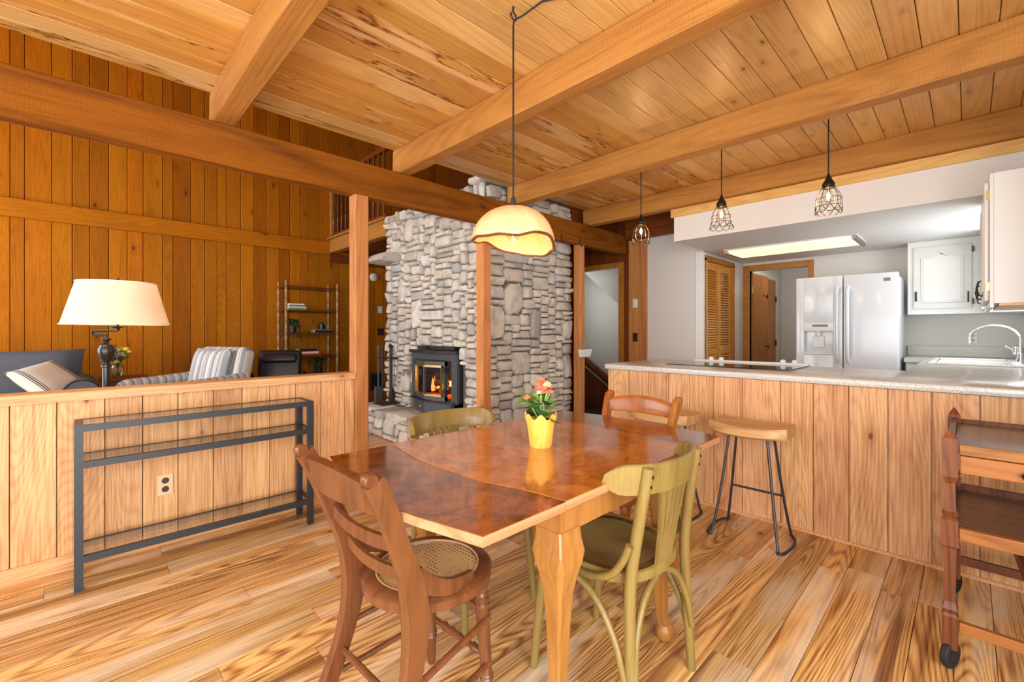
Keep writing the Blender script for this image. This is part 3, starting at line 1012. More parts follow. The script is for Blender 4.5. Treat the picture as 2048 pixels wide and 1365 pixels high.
MB().prism([(0.0, 0.02), (0.0, -0.02), (0.42, -0.1), (0.84, -0.03), (0.86, 0.02)], 0.125, 0.145).build('ash_lip', 'iron_black', st)
dr = MB()
pA, pB, pC = (0.08, -0.02), (0.42, -0.105), (0.7, -0.035)


def bay(mb, z0, z1, t, a0=0.0, a1=1.0):
    for p, q in ((pA, pB), (pB, pC)):
        px = lambda f: (p[0] + (q[0] - p[0]) * f, p[1] + (q[1] - p[1]) * f)
        e0, e1 = px(a0), px(a1)
        mb.prism([e0, e1, (e1[0], e1[1] + t), (e0[0], e0[1] + t)], z0, z1)


def bay_frame(z0, z1, b, t, off, side):
    mb = MB()
    bay(mb, z0, z0 + b, t); bay(mb, z1 - b, z1, t)
    for p in (pA, pC):
        s = b if p is pA else -b
        mb.prism([p, (p[0] + s, p[1] + (-0.25 * s if p is pA else 0.25 * -s)), (p[0] + s, p[1] + t), (p[0], p[1] + t)], z0, z1)
    mb.xf(Matrix.Translation((0, off, 0)))
    return mb


door = bay_frame(0.155, 0.57, 0.045, 0.04, 0.0, 0).build('door', 'iron_grey', st)
pA, pB, pC = (0.12, -0.03), (0.42, -0.105), (0.66, -0.045)
bay_frame(0.195, 0.53, 0.022, 0.02, -0.008, 0).build('brass_trim', 'brass', door)
MB().box(0.408, 0.432, -0.112, -0.09, 0.2, 0.53).build('mullion', 'iron_grey', door)
g = MB(); bay(g, 0.2, 0.53, 0.003); g.xf(Matrix.Translation((0, 0.012, 0))).build('door_glass', 'smoke_glass', door)
for z in (0.23, 0.46):
    MB().box(0.7, 0.745, -0.06, -0.005, z, z + 0.05).build('hinge', 'iron_black', door)
MB().tube([(0.1, -0.03, 0.43), (0.02, -0.06, 0.44), (-0.05, -0.08, 0.44), (-0.06, -0.08, 0.37)], 0.012).build('handle', 'steel', door)
for a, b, z in (((0.2, 0.15), (0.62, 0.22), 0.2), ((0.24, 0.25), (0.6, 0.12), 0.25), ((0.3, 0.1), (0.5, 0.3), 0.3)):
    MB().tube([(a[0], a[1], z), ((a[0] + b[0]) / 2, (a[1] + b[1]) / 2, z + 0.02), (b[0], b[1], z)], 0.035, 8).build('log', 'log_wood', st)
fl = random.Random(3)
for i in range(16):
    x, yy, h = fl.uniform(0.2, 0.64), fl.uniform(0.06, 0.24), fl.uniform(0.05, 0.17)
    kx = fl.uniform(-0.04, 0.04)
    MB().tube([(x, yy, 0.22), (x + kx * 0.3, yy, 0.22 + h * 0.35), (x + kx * 0.2, yy, 0.22 + h * 0.7), (x + kx, yy, 0.22 + h)], [0.016, 0.02, 0.011, 0.001], 6).build('flame', 'flame_core' if i % 3 == 0 else 'flame', st, True)
MB().rbox(0.2, 0.66, 0.05, 0.3, 0.17, 0.19, 0.008).build('ember_bed', 'ember', st)
MB().ico((0.25, -0.06, 0.06), 0.028, 2, (1.4, 0.3, 0.7)).build('badge', 'steel', st)
fp = bpy.data.lights.new('fire_light', 'POINT'); fp.energy = 4; fp.color = (1, 0.5, 0.2); fp.shadow_soft_size = 0.08
fo = bpy.data.objects.new('fire_light', fp); COL.objects.link(fo); fo.parent = st; fo.location = (0.42, 0.1, 0.4)
tag(MB().tube([(2.72, 4.62, 0.46), (2.6, 4.68, 0.5), (2.58, 4.72, 0.42), (2.66, 4.7, 0.33), (2.72, 4.66, 0.315), (2.78, 4.62, 0.33)], 0.006, 6).build('power_cord', 'black_rubber', None, True), 'black power cord looping beside the stove', 'cord')

ft = thing('fireplace_tools', 'black iron fireplace tool stand with shovel at the left end of the hearth', 'tool set', (2.72, 5.0, 0.305))
MB().rbox(-0.13, 0.13, -0.11, 0.11, 0, 0.018, 0.006).build('base', 'iron_black', ft)
MB().tube([(0, -0.07, 0.018), (0, -0.07, 0.7)], 0.012).box(-0.1, 0.1, -0.08, 0.07, 0.56, 0.575).build('stand_post', 'iron_black', ft)
for i, (x, y) in enumerate(((-0.09, 0.06), (0.07, 0.02), (-0.02, 0.08))):
    t = MB().tube([(x, y, 0.1), (x, y, 0.6), (x, y, 0.72)], [0.008, 0.01, 0.016])
    if i == 0:
        t.rbox(x - 0.05, x + 0.05, y - 0.012, y + 0.012, 0.03, 0.22, 0.01)
    elif i == 1:
        t.lathe([(0.035, 0.03), (0.04, 0.1), (0.012, 0.2)], 10, (x, y, 0))
    else:
        t.tube([(x, y, 0.1), (x - 0.03, y, 0.06), (x - 0.04, y, 0.1)], 0.007)
    t.build(('shovel', 'brush', 'poker')[i], 'iron_grey' if i == 0 else 'iron_black', ft)
MB().lathe([(0.02, 0), (0.024, 0.02), (0.012, 0.05), (0.001, 0.055)], 10, (0, -0.07, 0.69)).build('handle_knob', 'iron_black', ft)

# ------------------------------------------------------------ peninsula
pen = thing('kitchen_peninsula', 'peninsula faced with vertical tan boards below a pale counter', 'cabinet')
MB().box(XP + 0.02, 3.95, YK + 0.005, 2.045, 0, 0.89).build('body', 'cabinet_white', pen)
ed = splits(YK + 0.005, 2.065, 0.14, 0.18, r, [2.065, 2.041, 1.872, 1.702, 1.545, 1.385, 1.217, 1.034, 0.811, 0.641, 0.47, 0.301, 0.129, -0.04])
for i in range(len(ed) - 1):
    plank(pen, 'plank', (XP + 0.02, ed[i], 0.012), (0, 0, 1), (0, 1, 0), 0.878, ed[i + 1] - ed[i], 0.02, 'peninsula_wood')
for a, b in ((0.0, 0.2), (0.2, 0.42), (0.42, 0.62), (0.62, 0.82)):
    plank(pen, 'end_plank', (XP + 0.02 + a, 2.045, 0.012), (0, 0, 1), (1, 0, 0), 0.878, b - a, 0.02, 'peninsula_wood')
MB().loft([[(XP, y, 0), (XP, y, 0.016), (XP - 0.008, y, 0.012), (XP - 0.014, y, 0.0)] for y in (YK + 0.005, 2.06)]).build('floor_moulding', 'half_wall_wood', pen)

ct = thing('countertop', 'speckled pale laminate worktop running from the peninsula round to the sink', 'countertop')
Z0, Z1 = 0.892, 0.934


def slab(poly):
    n = len(poly)
    return MB().loft([[(x, y, Z0) for x, y in poly], [(x, y, Z1 - 0.008) for x, y in poly], [(x, y, Z1) for x, y in poly]])


def counter_piece(name, x0, x1, y0, y1, r=0.006):
    return MB().rbox(x0, x1, y0, y1, Z0, Z1, r, 2).build(name, 'laminate', ct, True)


counter_piece('peninsula_top', 3.083, 4.0, YK + 0.004, 2.083, 0.012)
cw = MB()
SX0, SX1, SKY0, SKY1 = 4.95, 5.95, -0.27, 0.2
cw.box(4.0, SX0, YK + 0.004, 0.29, Z0, Z1).box(SX1, XB - 0.004, YK + 0.004, 0.29, Z0, Z1).box(SX0, SX1, YK + 0.004, SKY0, Z0, Z1).box(SX0, SX1, SKY1, 0.29, Z0, Z1).box(5.92, XB - 0.004, 0.29, 0.45, Z0, Z1)
cw.build('sink_run_top', 'laminate', ct)
MB().rbox(XB - 0.022, XB - 0.001, YK + 0.03, 0.47, Z1, 1.045, 0.006).build('backsplash', 'laminate', ct)
MB().rbox(4.0, 4.86, YK + 0.002, YK + 0.02, Z1, 1.045, 0.006).build('backsplash', 'laminate', ct)

for lab, args in (('white base cabinet under the sink', (4.02, 5.9, YK + 0.01, 0.26)), ('white base cabinet tucked beside the fridge', (5.96, 6.53, 0.27, 0.44))):
    b = thing('base_cabinet', lab, 'cabinet', group='white base cabinets')
    x0, x1, y0, y1 = args
    MB().box(x0, x1, y0, y1, 0.1, 0.72).box(x0, x0 + 0.02, y0, y1, 0.72, Z0).box(x1 - 0.02, x1, y0, y1, 0.72, Z0).box(x0 + 0.02, x1 - 0.02, y1 - 0.02, y1, 0.72, Z0).build('body', 'cabinet_white', b)
    if x1 - x0 > 1:
        for i in range(4):
            a = x0 + (x1 - x0) * i / 4
            dd = MB().rbox(a + 0.01, a + (x1 - x0) / 4 - 0.01, y1, y1 + 0.018, 0.14, 0.72, 0.006).build('door', 'cabinet_white', b)
            MB().box(a + 0.05, a + 0.07, y1 + 0.018, y1 + 0.035, 0.55, 0.67).build('handle', 'bronze', dd)
            MB().rbox(a + 0.01, a + (x1 - x0) / 4 - 0.01, y1, y1 + 0.018, 0.74, 0.87, 0.006).build('drawer', 'cabinet_white', b)
    else:
        MB().rbox(x0 - 0.018, x0, y0 + 0.02, y1 - 0.01, 0.14, 0.7, 0.005).build('door', 'cabinet_white', b)
        MB().rbox(x0 - 0.018, x0, y0 + 0.02, y1 - 0.01, 0.73, 0.87, 0.005).build('drawer', 'cabinet_white', b)

sk = thing('kitchen_sink', 'white drop-in kitchen sink set in the counter by the faucet', 'sink', (SX0, SKY0, Z1))
w_, d_ = SX1 - SX0, SKY1 - SKY0
rm = MB()
rm.rbox(-0.03, w_ + 0.03, -0.02, 0.03, 0, 0.014, 0.006).rbox(-0.03, w_ + 0.03, d_ - 0.01, d_ + 0.03, 0, 0.014, 0.006).rbox(-0.03, 0.02, 0.03, d_ - 0.01, 0, 0.014, 0.006).rbox(w_ - 0.02, w_ + 0.03, 0.03, d_ - 0.01, 0, 0.014, 0.006)
rm.build('rim', 'sink_white', sk, True)
MB().box(0.005, w_ - 0.005, 0.03, d_ - 0.012, -0.2, -0.19).box(0.005, 0.015, 0.03, d_ - 0.012, -0.19, 0).box(w_ - 0.015, w_ - 0.005, 0.03, d_ - 0.012, -0.19, 0).box(0.005, w_ - 0.005, 0.022, 0.03, -0.19, 0).box(0.005, w_ - 0.005, d_ - 0.02, d_ - 0.012, -0.19, 0).build('basin', 'sink_white', sk)
fa = thing('kitchen_faucet', 'chrome gooseneck faucet arching over the white sink', 'faucet', (5.85, -0.315, Z1))
MB().lathe([(0.036, 0), (0.036, 0.012), (0.024, 0.03), (0.022, 0.07), (0.014, 0.08)], 16).build('base', 'chrome', fa, True)
pts = [(0, 0, 0.07), (0, 0, 0.2)] + [(0, 0.155 - 0.155 * math.cos(a), 0.2 + 0.12 * math.sin(a)) for a in [PI * k / 10 for k in range(1, 10)]] + [(0, 0.305, 0.17)]
MB().tube(pts, 0.012, 12).build('spout', 'chrome', fa, True)
MB().lathe([(0.012, 0), (0.016, 0.02), (0.012, 0.03)], 12, (0, 0.305, 0.145)).build('spout_tip', 'chrome', fa, True)
MB().tube([(0, 0.02, 0.1), (-0.02, 0.09, 0.135)], [0.012, 0.008], 8).lathe([(0.018, 0.06), (0.02, 0.12), (0.012, 0.13)], 12, (0, 0.03, 0)).build('lever', 'chrome', fa, True)

ck = thing('cooktop', 'black glass cooktop with white control strip set in the peninsula counter', 'cooktop', (0, 0, Z1))
MB().rbox(3.385, 3.9, 0.835, 1.695, 0.0005, 0.007, 0.002).build('glass_top', 'cooktop_glass', ck)
MB().rbox(3.9, 3.975, 0.835, 1.695, 0.0005, 0.02, 0.006).build('control_strip', 'white_plastic', ck, True)
for y in (1.56, 1.475, 1.01, 0.93):
    MB().lathe([(0.02, 0.02), (0.021, 0.026), (0.017, 0.04), (0.006, 0.046)], 12, (3.937, y, 0)).build('knob', 'white_plastic', ck, True)

# ------------------------------------------------------------ refrigerator (front faces -x)
fg = thing('refrigerator', 'white side by side refrigerator with ice dispenser', 'refrigerator', (5.62, 0.465, 0))
FW = 0.853
MB().rbox(0.07, 0.76, 0.01, FW - 0.01, 0.02, 1.755, 0.012).build('body', 'fridge_white', fg, True)
dl = MB().rbox(0.0, 0.065, 0.438, 0.52, 0.09, 1.775, 0.012, 3).rbox(0.0, 0.065, 0.775, FW, 0.09, 1.775, 0.012, 3)
dl.rbox(0.0, 0.065, 0.51, 0.785, 1.285, 1.775, 0.012, 3).rbox(0.0, 0.065, 0.51, 0.785, 0.09, 0.955, 0.012, 3).rbox(0.05, 0.066, 0.5, 0.79, 0.9, 1.3, 0.004)
fd = dl.build('freezer_door', 'fridge_white', fg, True)
MB().rbox(-0.006, 0.02, 0.515, 0.782, 1.2, 1.29, 0.006).build('dispenser_panel', 'white_plastic', fd, True)
MB().box(-0.0075, -0.005, 0.56, 0.7, 1.248, 1.27).build('display', 'book_grey', fd)
MB().box(0.0, 0.05, 0.52, 0.778, 0.957, 0.97).lathe([(0.03, 0), (0.022, 0.05)], 10, (0.03, 0.65, 1.15)).rbox(0.03, 0.045, 0.6, 0.7, 1.03, 1.15, 0.005).build('dispenser_paddle', 'white_plastic', fd)
rd = MB().rbox(0.0, 0.065, 0.0, 0.43, 0.09, 1.775, 0.012, 3).build('door', 'fridge_white', fg, True)
MB().box(-0.002, 0.002, 0.06, 0.11, 1.69, 1.722).build('badge', 'book_grey', rd)
for y, par in ((0.39, rd), (0.478, fd)):
    z0, z1 = 0.88, 1.66
    MB().tube([(-0.0, y, z0), (-0.05, y, z0 + 0.06), (-0.058, y, z0 + 0.2), (-0.058, y, z1 - 0.2), (-0.05, y, z1 - 0.06), (0, y, z1)], 0.016, 8).build('handle', 'fridge_white', par, True)
MB().box(0.03, 0.7, 0.02, FW - 0.02, 0.0, 0.09).build('kick_plate', 'book_grey', fg)


# ------------------------------------------------------------ upper cabinets
def arch_door(parent, w, h, t=0.02, hinge_right=True):
    """cathedral door in local x (width), z (height), front at -y"""
    d = MB().rbox(0, w, -t, 0, 0, h, 0.005).build('door', 'cabinet_white', parent, True)
    b = 0.06
    top = []
    for i in range(17):
        f = i / 16
        top.append((b + (w - 2 * b) * f, h - b - 0.05 + 0.055 * (0.5 - 0.5 * math.cos(2 * PI * min(max((f - 0.12) / 0.76, 0), 1)))))
    loop_ = [(b, b), (w - b, b)] + [p for p in reversed(top)]
    ring = MB().tube([(x, -t - 0.001, z) for x, z in loop_], 0.006, 6, loop=True)
    ring.build('moulding', 'cabinet_white', d, True)
    ins = [(x + (0.02 if x < w / 2 else -0.02), z + (0.02 if z < h / 2 else -0.02)) for x, z in loop_]
    MB().loft([[(x, -t - 0.004, z) for x, z in ins], [(x, -t + 0.002, z) for x, z in ins]]).build('raised_panel', 'cabinet_white', d, True)
    return d


def pull(parent, x, z, y=-0.02):
    MB().tube([(x, y, z), (x, y - 0.02, z + 0.006), (x, y - 0.028, z + 0.05), (x, y - 0.02, z + 0.094), (x, y, z + 0.1)], 0.006, 8).build('handle', 'bronze', parent, True)


uc = thing('wall_cabinet', 'white wall cabinet with arched panel door beside the refrigerator', 'cabinet', (6.25, 0.445, 1.375), -PI / 2, 'white wall cabinets')
MB().box(0, 0.8, 0.0, 0.3, 0, 0.753).build('body', 'cabinet_white', uc)
ad = arch_door(uc, 0.425, 0.635)
ad.location = (0.045, 0, 0.055)
pull(ad, 0.4, 0.06)
MB().box(0.012, 0.028, -0.027, -0.02, 0.08, 0.18).build('magnet_strip', 'iron_black', ad)
MB().box(0.425, 0.44, -0.025, 0.0, 0.55, 0.6).build('hinge', 'bronze', ad)
MB().box(0.425, 0.44, -0.025, 0.0, 0.04, 0.09).build('hinge', 'bronze', ad)

rc = thing('wall_cabinet', 'white wall cabinet with bare end panel nearest the camera', 'cabinet', (3.82, -0.105, 1.35), 0, 'white wall cabinets')
MB().box(0, 0.95, -0.292, 0.0, 0.015, 0.775).build('body', 'cabinet_white', rc)
MB().box(0.004, 0.95, -0.28, -0.02, 0, 0.015).build('underside', 'ceiling_wood', rc)
MB().rbox(0, 0.95, 0.0, 0.018, -0.012, 0.775, 0.003).build('face_frame', 'cabinet_white', rc)
for i in range(2):
    dd = arch_door(rc, 0.44, 0.7)
    dd.matrix_basis = Matrix.Translation((0.03 + 0.45 * (i + 1) - 0.008, 0.019, 0.03)) @ Matrix.Rotation(PI, 4, 'Z')
    pull(dd, 0.05, 0.05)
    for z in (0.06, 0.6):
        MB().box(0.425, 0.447, -0.012, 0.002, z, z + 0.05).build('hinge', 'brass', dd)
cc = thing('wall_cabinet', 'white corner wall cabinet past the sink window', 'cabinet', (5.86, -0.105, 1.375), 0, 'white wall cabinets')
MB().box(0, 0.36, -0.293, 0.0, 0, 0.753).build('body', 'cabinet_white', cc)
dd = arch_door(cc, 0.34, 0.7)
dd.matrix_basis = Matrix.Translation((0.35, 0.001, 0.025)) @ Matrix.Rotation(PI, 4, 'Z')
pull(dd, 0.3, 0.05)

# kitchen ceiling light
kl_ = thing('ceiling_light', 'long flat fluorescent light glowing on the white kitchen ceiling', 'light', (5.57, 1.345, 2.13))
MB().rbox(-0.3, 0.3, -0.61, 0.61, -0.012, -0.0005, 0.004).build('tray', 'white_plastic', kl_)
MB().loft([[(-0.27, y, -0.012), (-0.2, y, -0.04), (0.2, y, -0.04), (0.27, y, -0.012)] for y in (-0.57, 0.57)]).build('lens', 'tube_light', kl_)
for y in (-0.6, 0.57):
    MB().box(-0.3, 0.3, y, y + 0.03, -0.045, -0.012).build('end_cap', 'steel', kl_)


# ------------------------------------------------------------ dining table
def smooth_line(pts, n=16):
    """Catmull-Rom through pts"""
    P = [pts[0]] + list(pts) + [pts[-1]]
    out = []
    for i in range(1, len(P) - 2):
        for k in range(n):
            t = k / n
            out.append(tuple(0.5 * (2 * P[i][d] + (P[i + 1][d] - P[i - 1][d]) * t + (2 * P[i - 1][d] - 5 * P[i][d] + 4 * P[i + 1][d] - P[i + 2][d]) * t * t + (3 * P[i][d] - P[i - 1][d] - 3 * P[i + 1][d] + P[i + 2][d]) * t ** 3) for d in range(len(P[0]))))
    out.append(tuple(P[-2]))
    return out


TY0, TY1, TZ = 0.745, 1.605, 0.75
tb = thing('dining_table', 'burl veneer draw-leaf dining table with curved leaf joints and cabriole legs', 'table', (0, 0, 0))
seamL = smooth_line([(0.925, TY0), (0.905, 0.88), (0.865, 1.03), (0.85, 1.21), (0.855, 1.39), (0.895, TY1)], 5)
edgeL = smooth_line([(0.635, TY0), (0.62, 0.81), (0.585, 0.96), (0.577, 1.08), (0.585, 1.3), (0.6, 1.42), (0.645, TY1)], 5)
seamR = smooth_line([(1.705, TY0), (1.715, 0.86), (1.745, 1.03), (1.75, 1.2), (1.74, 1.4), (1.705, TY1)], 5)
edgeR = smooth_line([(1.975, TY0), (2.0, 0.9), (2.015, 1.05), (2.02, 1.2), (2.01, 1.4), (1.975, TY1)], 5)


def top_piece(name, a, b, mat, dz):
    """a, b: front-to-back outlines on the left and right; pale core edge below the veneer"""
    poly = list(a) + list(reversed(b))
    core = MB().prism(poly, TZ - 0.026 + dz, TZ - 0.0025 + dz).build(name, 'table_edge_wood', tb)
    MB().prism(poly, TZ - 0.0024 + dz, TZ + dz).build('veneer', mat, core)


off = lambda L, d: [(x + d, y) for x, y in L]
top_piece('centre_top', seamL, seamR, 'burl_wood', 0.0)
top_piece('leaf', edgeL, off(seamL, -0.003), 'dark_burl_wood', -0.0015)
top_piece('leaf', off(seamR, 0.003), edgeR, 'dark_burl_wood', -0.0015)
ax0, ax1, ay0, ay1 = 0.955, 1.675, 0.79, 1.56
MB().box(ax0, ax1, ay0, ay0 + 0.02, 0.63, 0.724).box(ax0, ax1, ay1 - 0.02, ay1, 0.63, 0.724).box(ax0, ax0 + 0.02, ay0 + 0.02, ay1 - 0.02, 0.63, 0.724).box(ax1 - 0.02, ax1, ay0 + 0.02, ay1 - 0.02, 0.63, 0.724).build('apron', 'table_leg_wood', tb)
for sx in (0, 1):
    for sy in (0, 1):
        cx, cy = (ax0 + 0.045, ax1 - 0.045)[sx], (ay0 + 0.045, ay1 - 0.045)[sy]
        dx, dy = (-1, 1)[sx], (-1, 1)[sy]
        rings = []
        for z, h, o in ((0.635, 0.047, 0.0), (0.6, 0.05, 0.004), (0.57, 0.056, 0.008), (0.54, 0.055, 0.01), (0.5, 0.044, 0.008), (0.44, 0.034, 0.004), (0.34, 0.028, 0.0), (0.2, 0.023, -0.004), (0.09, 0.019, 0.0), (0.06, 0.022, 0.006)):
            c = h * 0.35 if z < 0.6 else h * 0.08
            q = []
            for ux, uy in ((1, 0.7), (0.7, 1), (-0.7, 1), (-1, 0.7), (-1, -0.7), (-0.7, -1), (0.7, -1), (1, -0.7)):
                f = 1.0 if z > 0.5 else 0.97
                q.append((cx + dx * o + h * (ux if abs(ux) == 1 else ux * (1.3 if z > 0.55 else 1.05)), cy + dy * o + h * (uy if abs(uy) == 1 else uy * (1.3 if z > 0.55 else 1.05)), z))
            rings.append(q)
        lgm = MB().loft(rings)
        lgm.lathe([(0.012, 0.0), (0.03, 0.006), (0.037, 0.025), (0.034, 0.045), (0.022, 0.064)], 14, (cx + dx * 0.008, cy + dy * 0.008, 0))
        lgm.build('leg', 'table_leg_wood', tb, True)

# ------------------------------------------------------------ cane seated chairs (local: front is +y)


def cane_chair(name, label, mat, loc, rz):
    t = thing(name, label, 'chair', loc, rz, 'cane seated chairs')
    n = 36
    rin, rout = (0.15, 0.155), (0.2, 0.205)
    rings = []
    for j in range(n):
        a = 2 * PI * j / n
        sq = 1.0 if math.sin(a) < 0 else 1.0
        e = lambda rx, ry, z: (rx * math.cos(a), ry * math.sin(a) * sq, z)
        rings.append([e(rin[0], rin[1], 0.452), e(rin[0] + 0.006, rin[1] + 0.006, 0.462), e(rout[0] - 0.012, rout[1] - 0.012, 0.46), e(rout[0], rout[1], 0.448), e(rout[0] - 0.002, rout[1] - 0.002, 0.424), e(rin[0], rin[1], 0.426)])
    MB().loft(rings, True, False, True).build('seat_frame', mat, t, True)
    MB().lathe([(0.154, 0.4535), (0.154, 0.4545)], 36).build('cane_seat', 'cane', t)
    MB().tube([(0.156 * math.cos(2 * PI * j / 36), 0.16 * math.sin(2 * PI * j / 36), 0.46) for j in range(36)], 0.0035, 6, loop=True).build('cane_binding', 'stool_wood', t, True)
    # sabre rear posts that sweep from the feet to the crest
    path = [(0.2, -0.29, 0.0), (0.185, -0.225, 0.15), (0.172, -0.18, 0.3), (0.168, -0.165, 0.43), (0.172, -0.185, 0.55), (0.184, -0.235, 0.68), (0.193, -0.275, 0.78), (0.196, -0.294, 0.82), (0.197, -0.306, 0.842)]
    path = smooth_line(path, 4)
    for s in (-1, 1):
        rad = []
        for p in path:
            z = p[2]
            rad.append(1.0 + 0.35 * math.exp(-((z - 0.45) / 0.13) ** 2) - (0.25 if z < 0.05 else 0))
        MB().tube([(s * p[0], p[1], p[2]) for p in path], rad, sec=[(-0.015, -0.024), (0.0, -0.028), (0.015, -0.024), (0.016, 0.0), (0.015, 0.024), (0.0, 0.028), (-0.015, 0.024), (-0.016, 0.0)], up=(0, 1, 0.001)).build('back_post', mat, t, True)
        # hip bracket curling forward over the seat
        hp = smooth_line([(s * 0.172, -0.17, 0.56), (s * 0.176, -0.12, 0.515), (s * 0.178, -0.06, 0.487), (s * 0.17, 0.0, 0.475), (s * 0.16, 0.04, 0.47)], 4)
        MB().tube(hp, [1.0 - 0.45 * i / len(hp) for i in range(len(hp))], sec=[(-0.014, -0.03), (0.014, -0.03), (0.016, 0.0), (0.012, 0.022), (-0.012, 0.022), (-0.016, 0.0)], up=(0, 0, 1)).build('hip_bracket', mat, t, True)
    # crest and two slats bow backwards

    def slat(nm, y, z, w, hh, th, bow, sag, roll=0.0):
        rings = []
        for i in range(13):
            f = -1 + i / 6
            b = bow * (1 - f * f)
            h2 = hh * (1 + 0.3 * (1 - f * f) if nm == 'crest_rail' else 1.0)
            zz = z + sag * (1 - f * f)
            x = f * w
            q = [(x, y - b + th, zz - h2), (x, y - b + th, zz + h2 * 0.6), (x, y - b + th * 0.4 - roll * 0.3, zz + h2), (x, y - b - th - roll, zz + h2 * 0.9), (x, y - b - th - roll * 0.5, zz + h2 * 0.4), (x, y - b - th, zz - h2)]
            rings.append(q)
        MB().loft(rings).build(nm, mat, t, True)
    slat('crest_rail', -0.282, 0.79, 0.19, 0.036, 0.01, 0.03, 0.016, 0.014)
    for s in (-1, 1):
        MB().lathe([(0.002, -0.017), (0.015, -0.0165), (0.0175, -0.012), (0.0175, 0.012), (0.015, 0.0165), (0.002, 0.017)], 14).xf(Matrix.Translation((s * 0.197, -0.316, 0.848)) @ Matrix.Rotation(PI / 2, 4, 'Y')).build('scroll', mat, t, True)
    slat('back_slat', -0.222, 0.655, 0.175, 0.019, 0.008, 0.02, -0.008)
    slat('back_slat', -0.182, 0.56, 0.168, 0.017, 0.008, 0.02, -0.012)
    prof = [(0.012, 0.0), (0.016, 0.03), (0.019, 0.1), (0.022, 0.105), (0.018, 0.112), (0.022, 0.118), (0.018, 0.126), (0.02, 0.2), (0.021, 0.33), (0.025, 0.337), (0.019, 0.345), (0.026, 0.355), (0.019, 0.363), (0.025, 0.372), (0.02, 0.38), (0.027, 0.4), (0.018, 0.425), (0.02, 0.44)]
    for s in (-1, 1):
        MB().lathe(prof, 14).xf(Matrix.Translation((s * 0.15, 0.125, 0)) @ Matrix.Shear('XY', 4, (-s * 0.05, -0.05))).build('leg', mat, t, True)
    for z in (0.13, 0.27):
        for s in (-1, 1):
            MB().tube([(s * 0.155, 0.12, z + 0.03), (s * 0.19, -0.19 - 0.0 * z, z)], 0.0095, 8).build('side_stretcher', mat, t, True)
        pts = [(-0.15 + 0.3 * i / 16, 0.127, z + 0.035) for i in range(17)]
        MB().tube(pts, [0.009 + 0.006 * (1 if i in (4, 6, 10, 12) else 0) + (0.003 if i == 8 else 0) for i in range(17)], 8).build('front_stretcher', mat, t, True)
    MB().tube([(-0.18, -0.2, 0.21), (0.18, -0.2, 0.21)], 0.01, 8).build('back_stretcher', mat, t, True)
    return t


cane_chair('cane_chair', 'brown cane seated chair in the left foreground', 'chair_wood', (0.795, 1.2, 0), -PI / 2 + 0.05)
cane_chair('cane_chair', 'glossy honey brown chair with arched crest at the far end of the table', 'honey_chair_wood', (1.865, 1.215, 0), PI / 2 + 0.04)


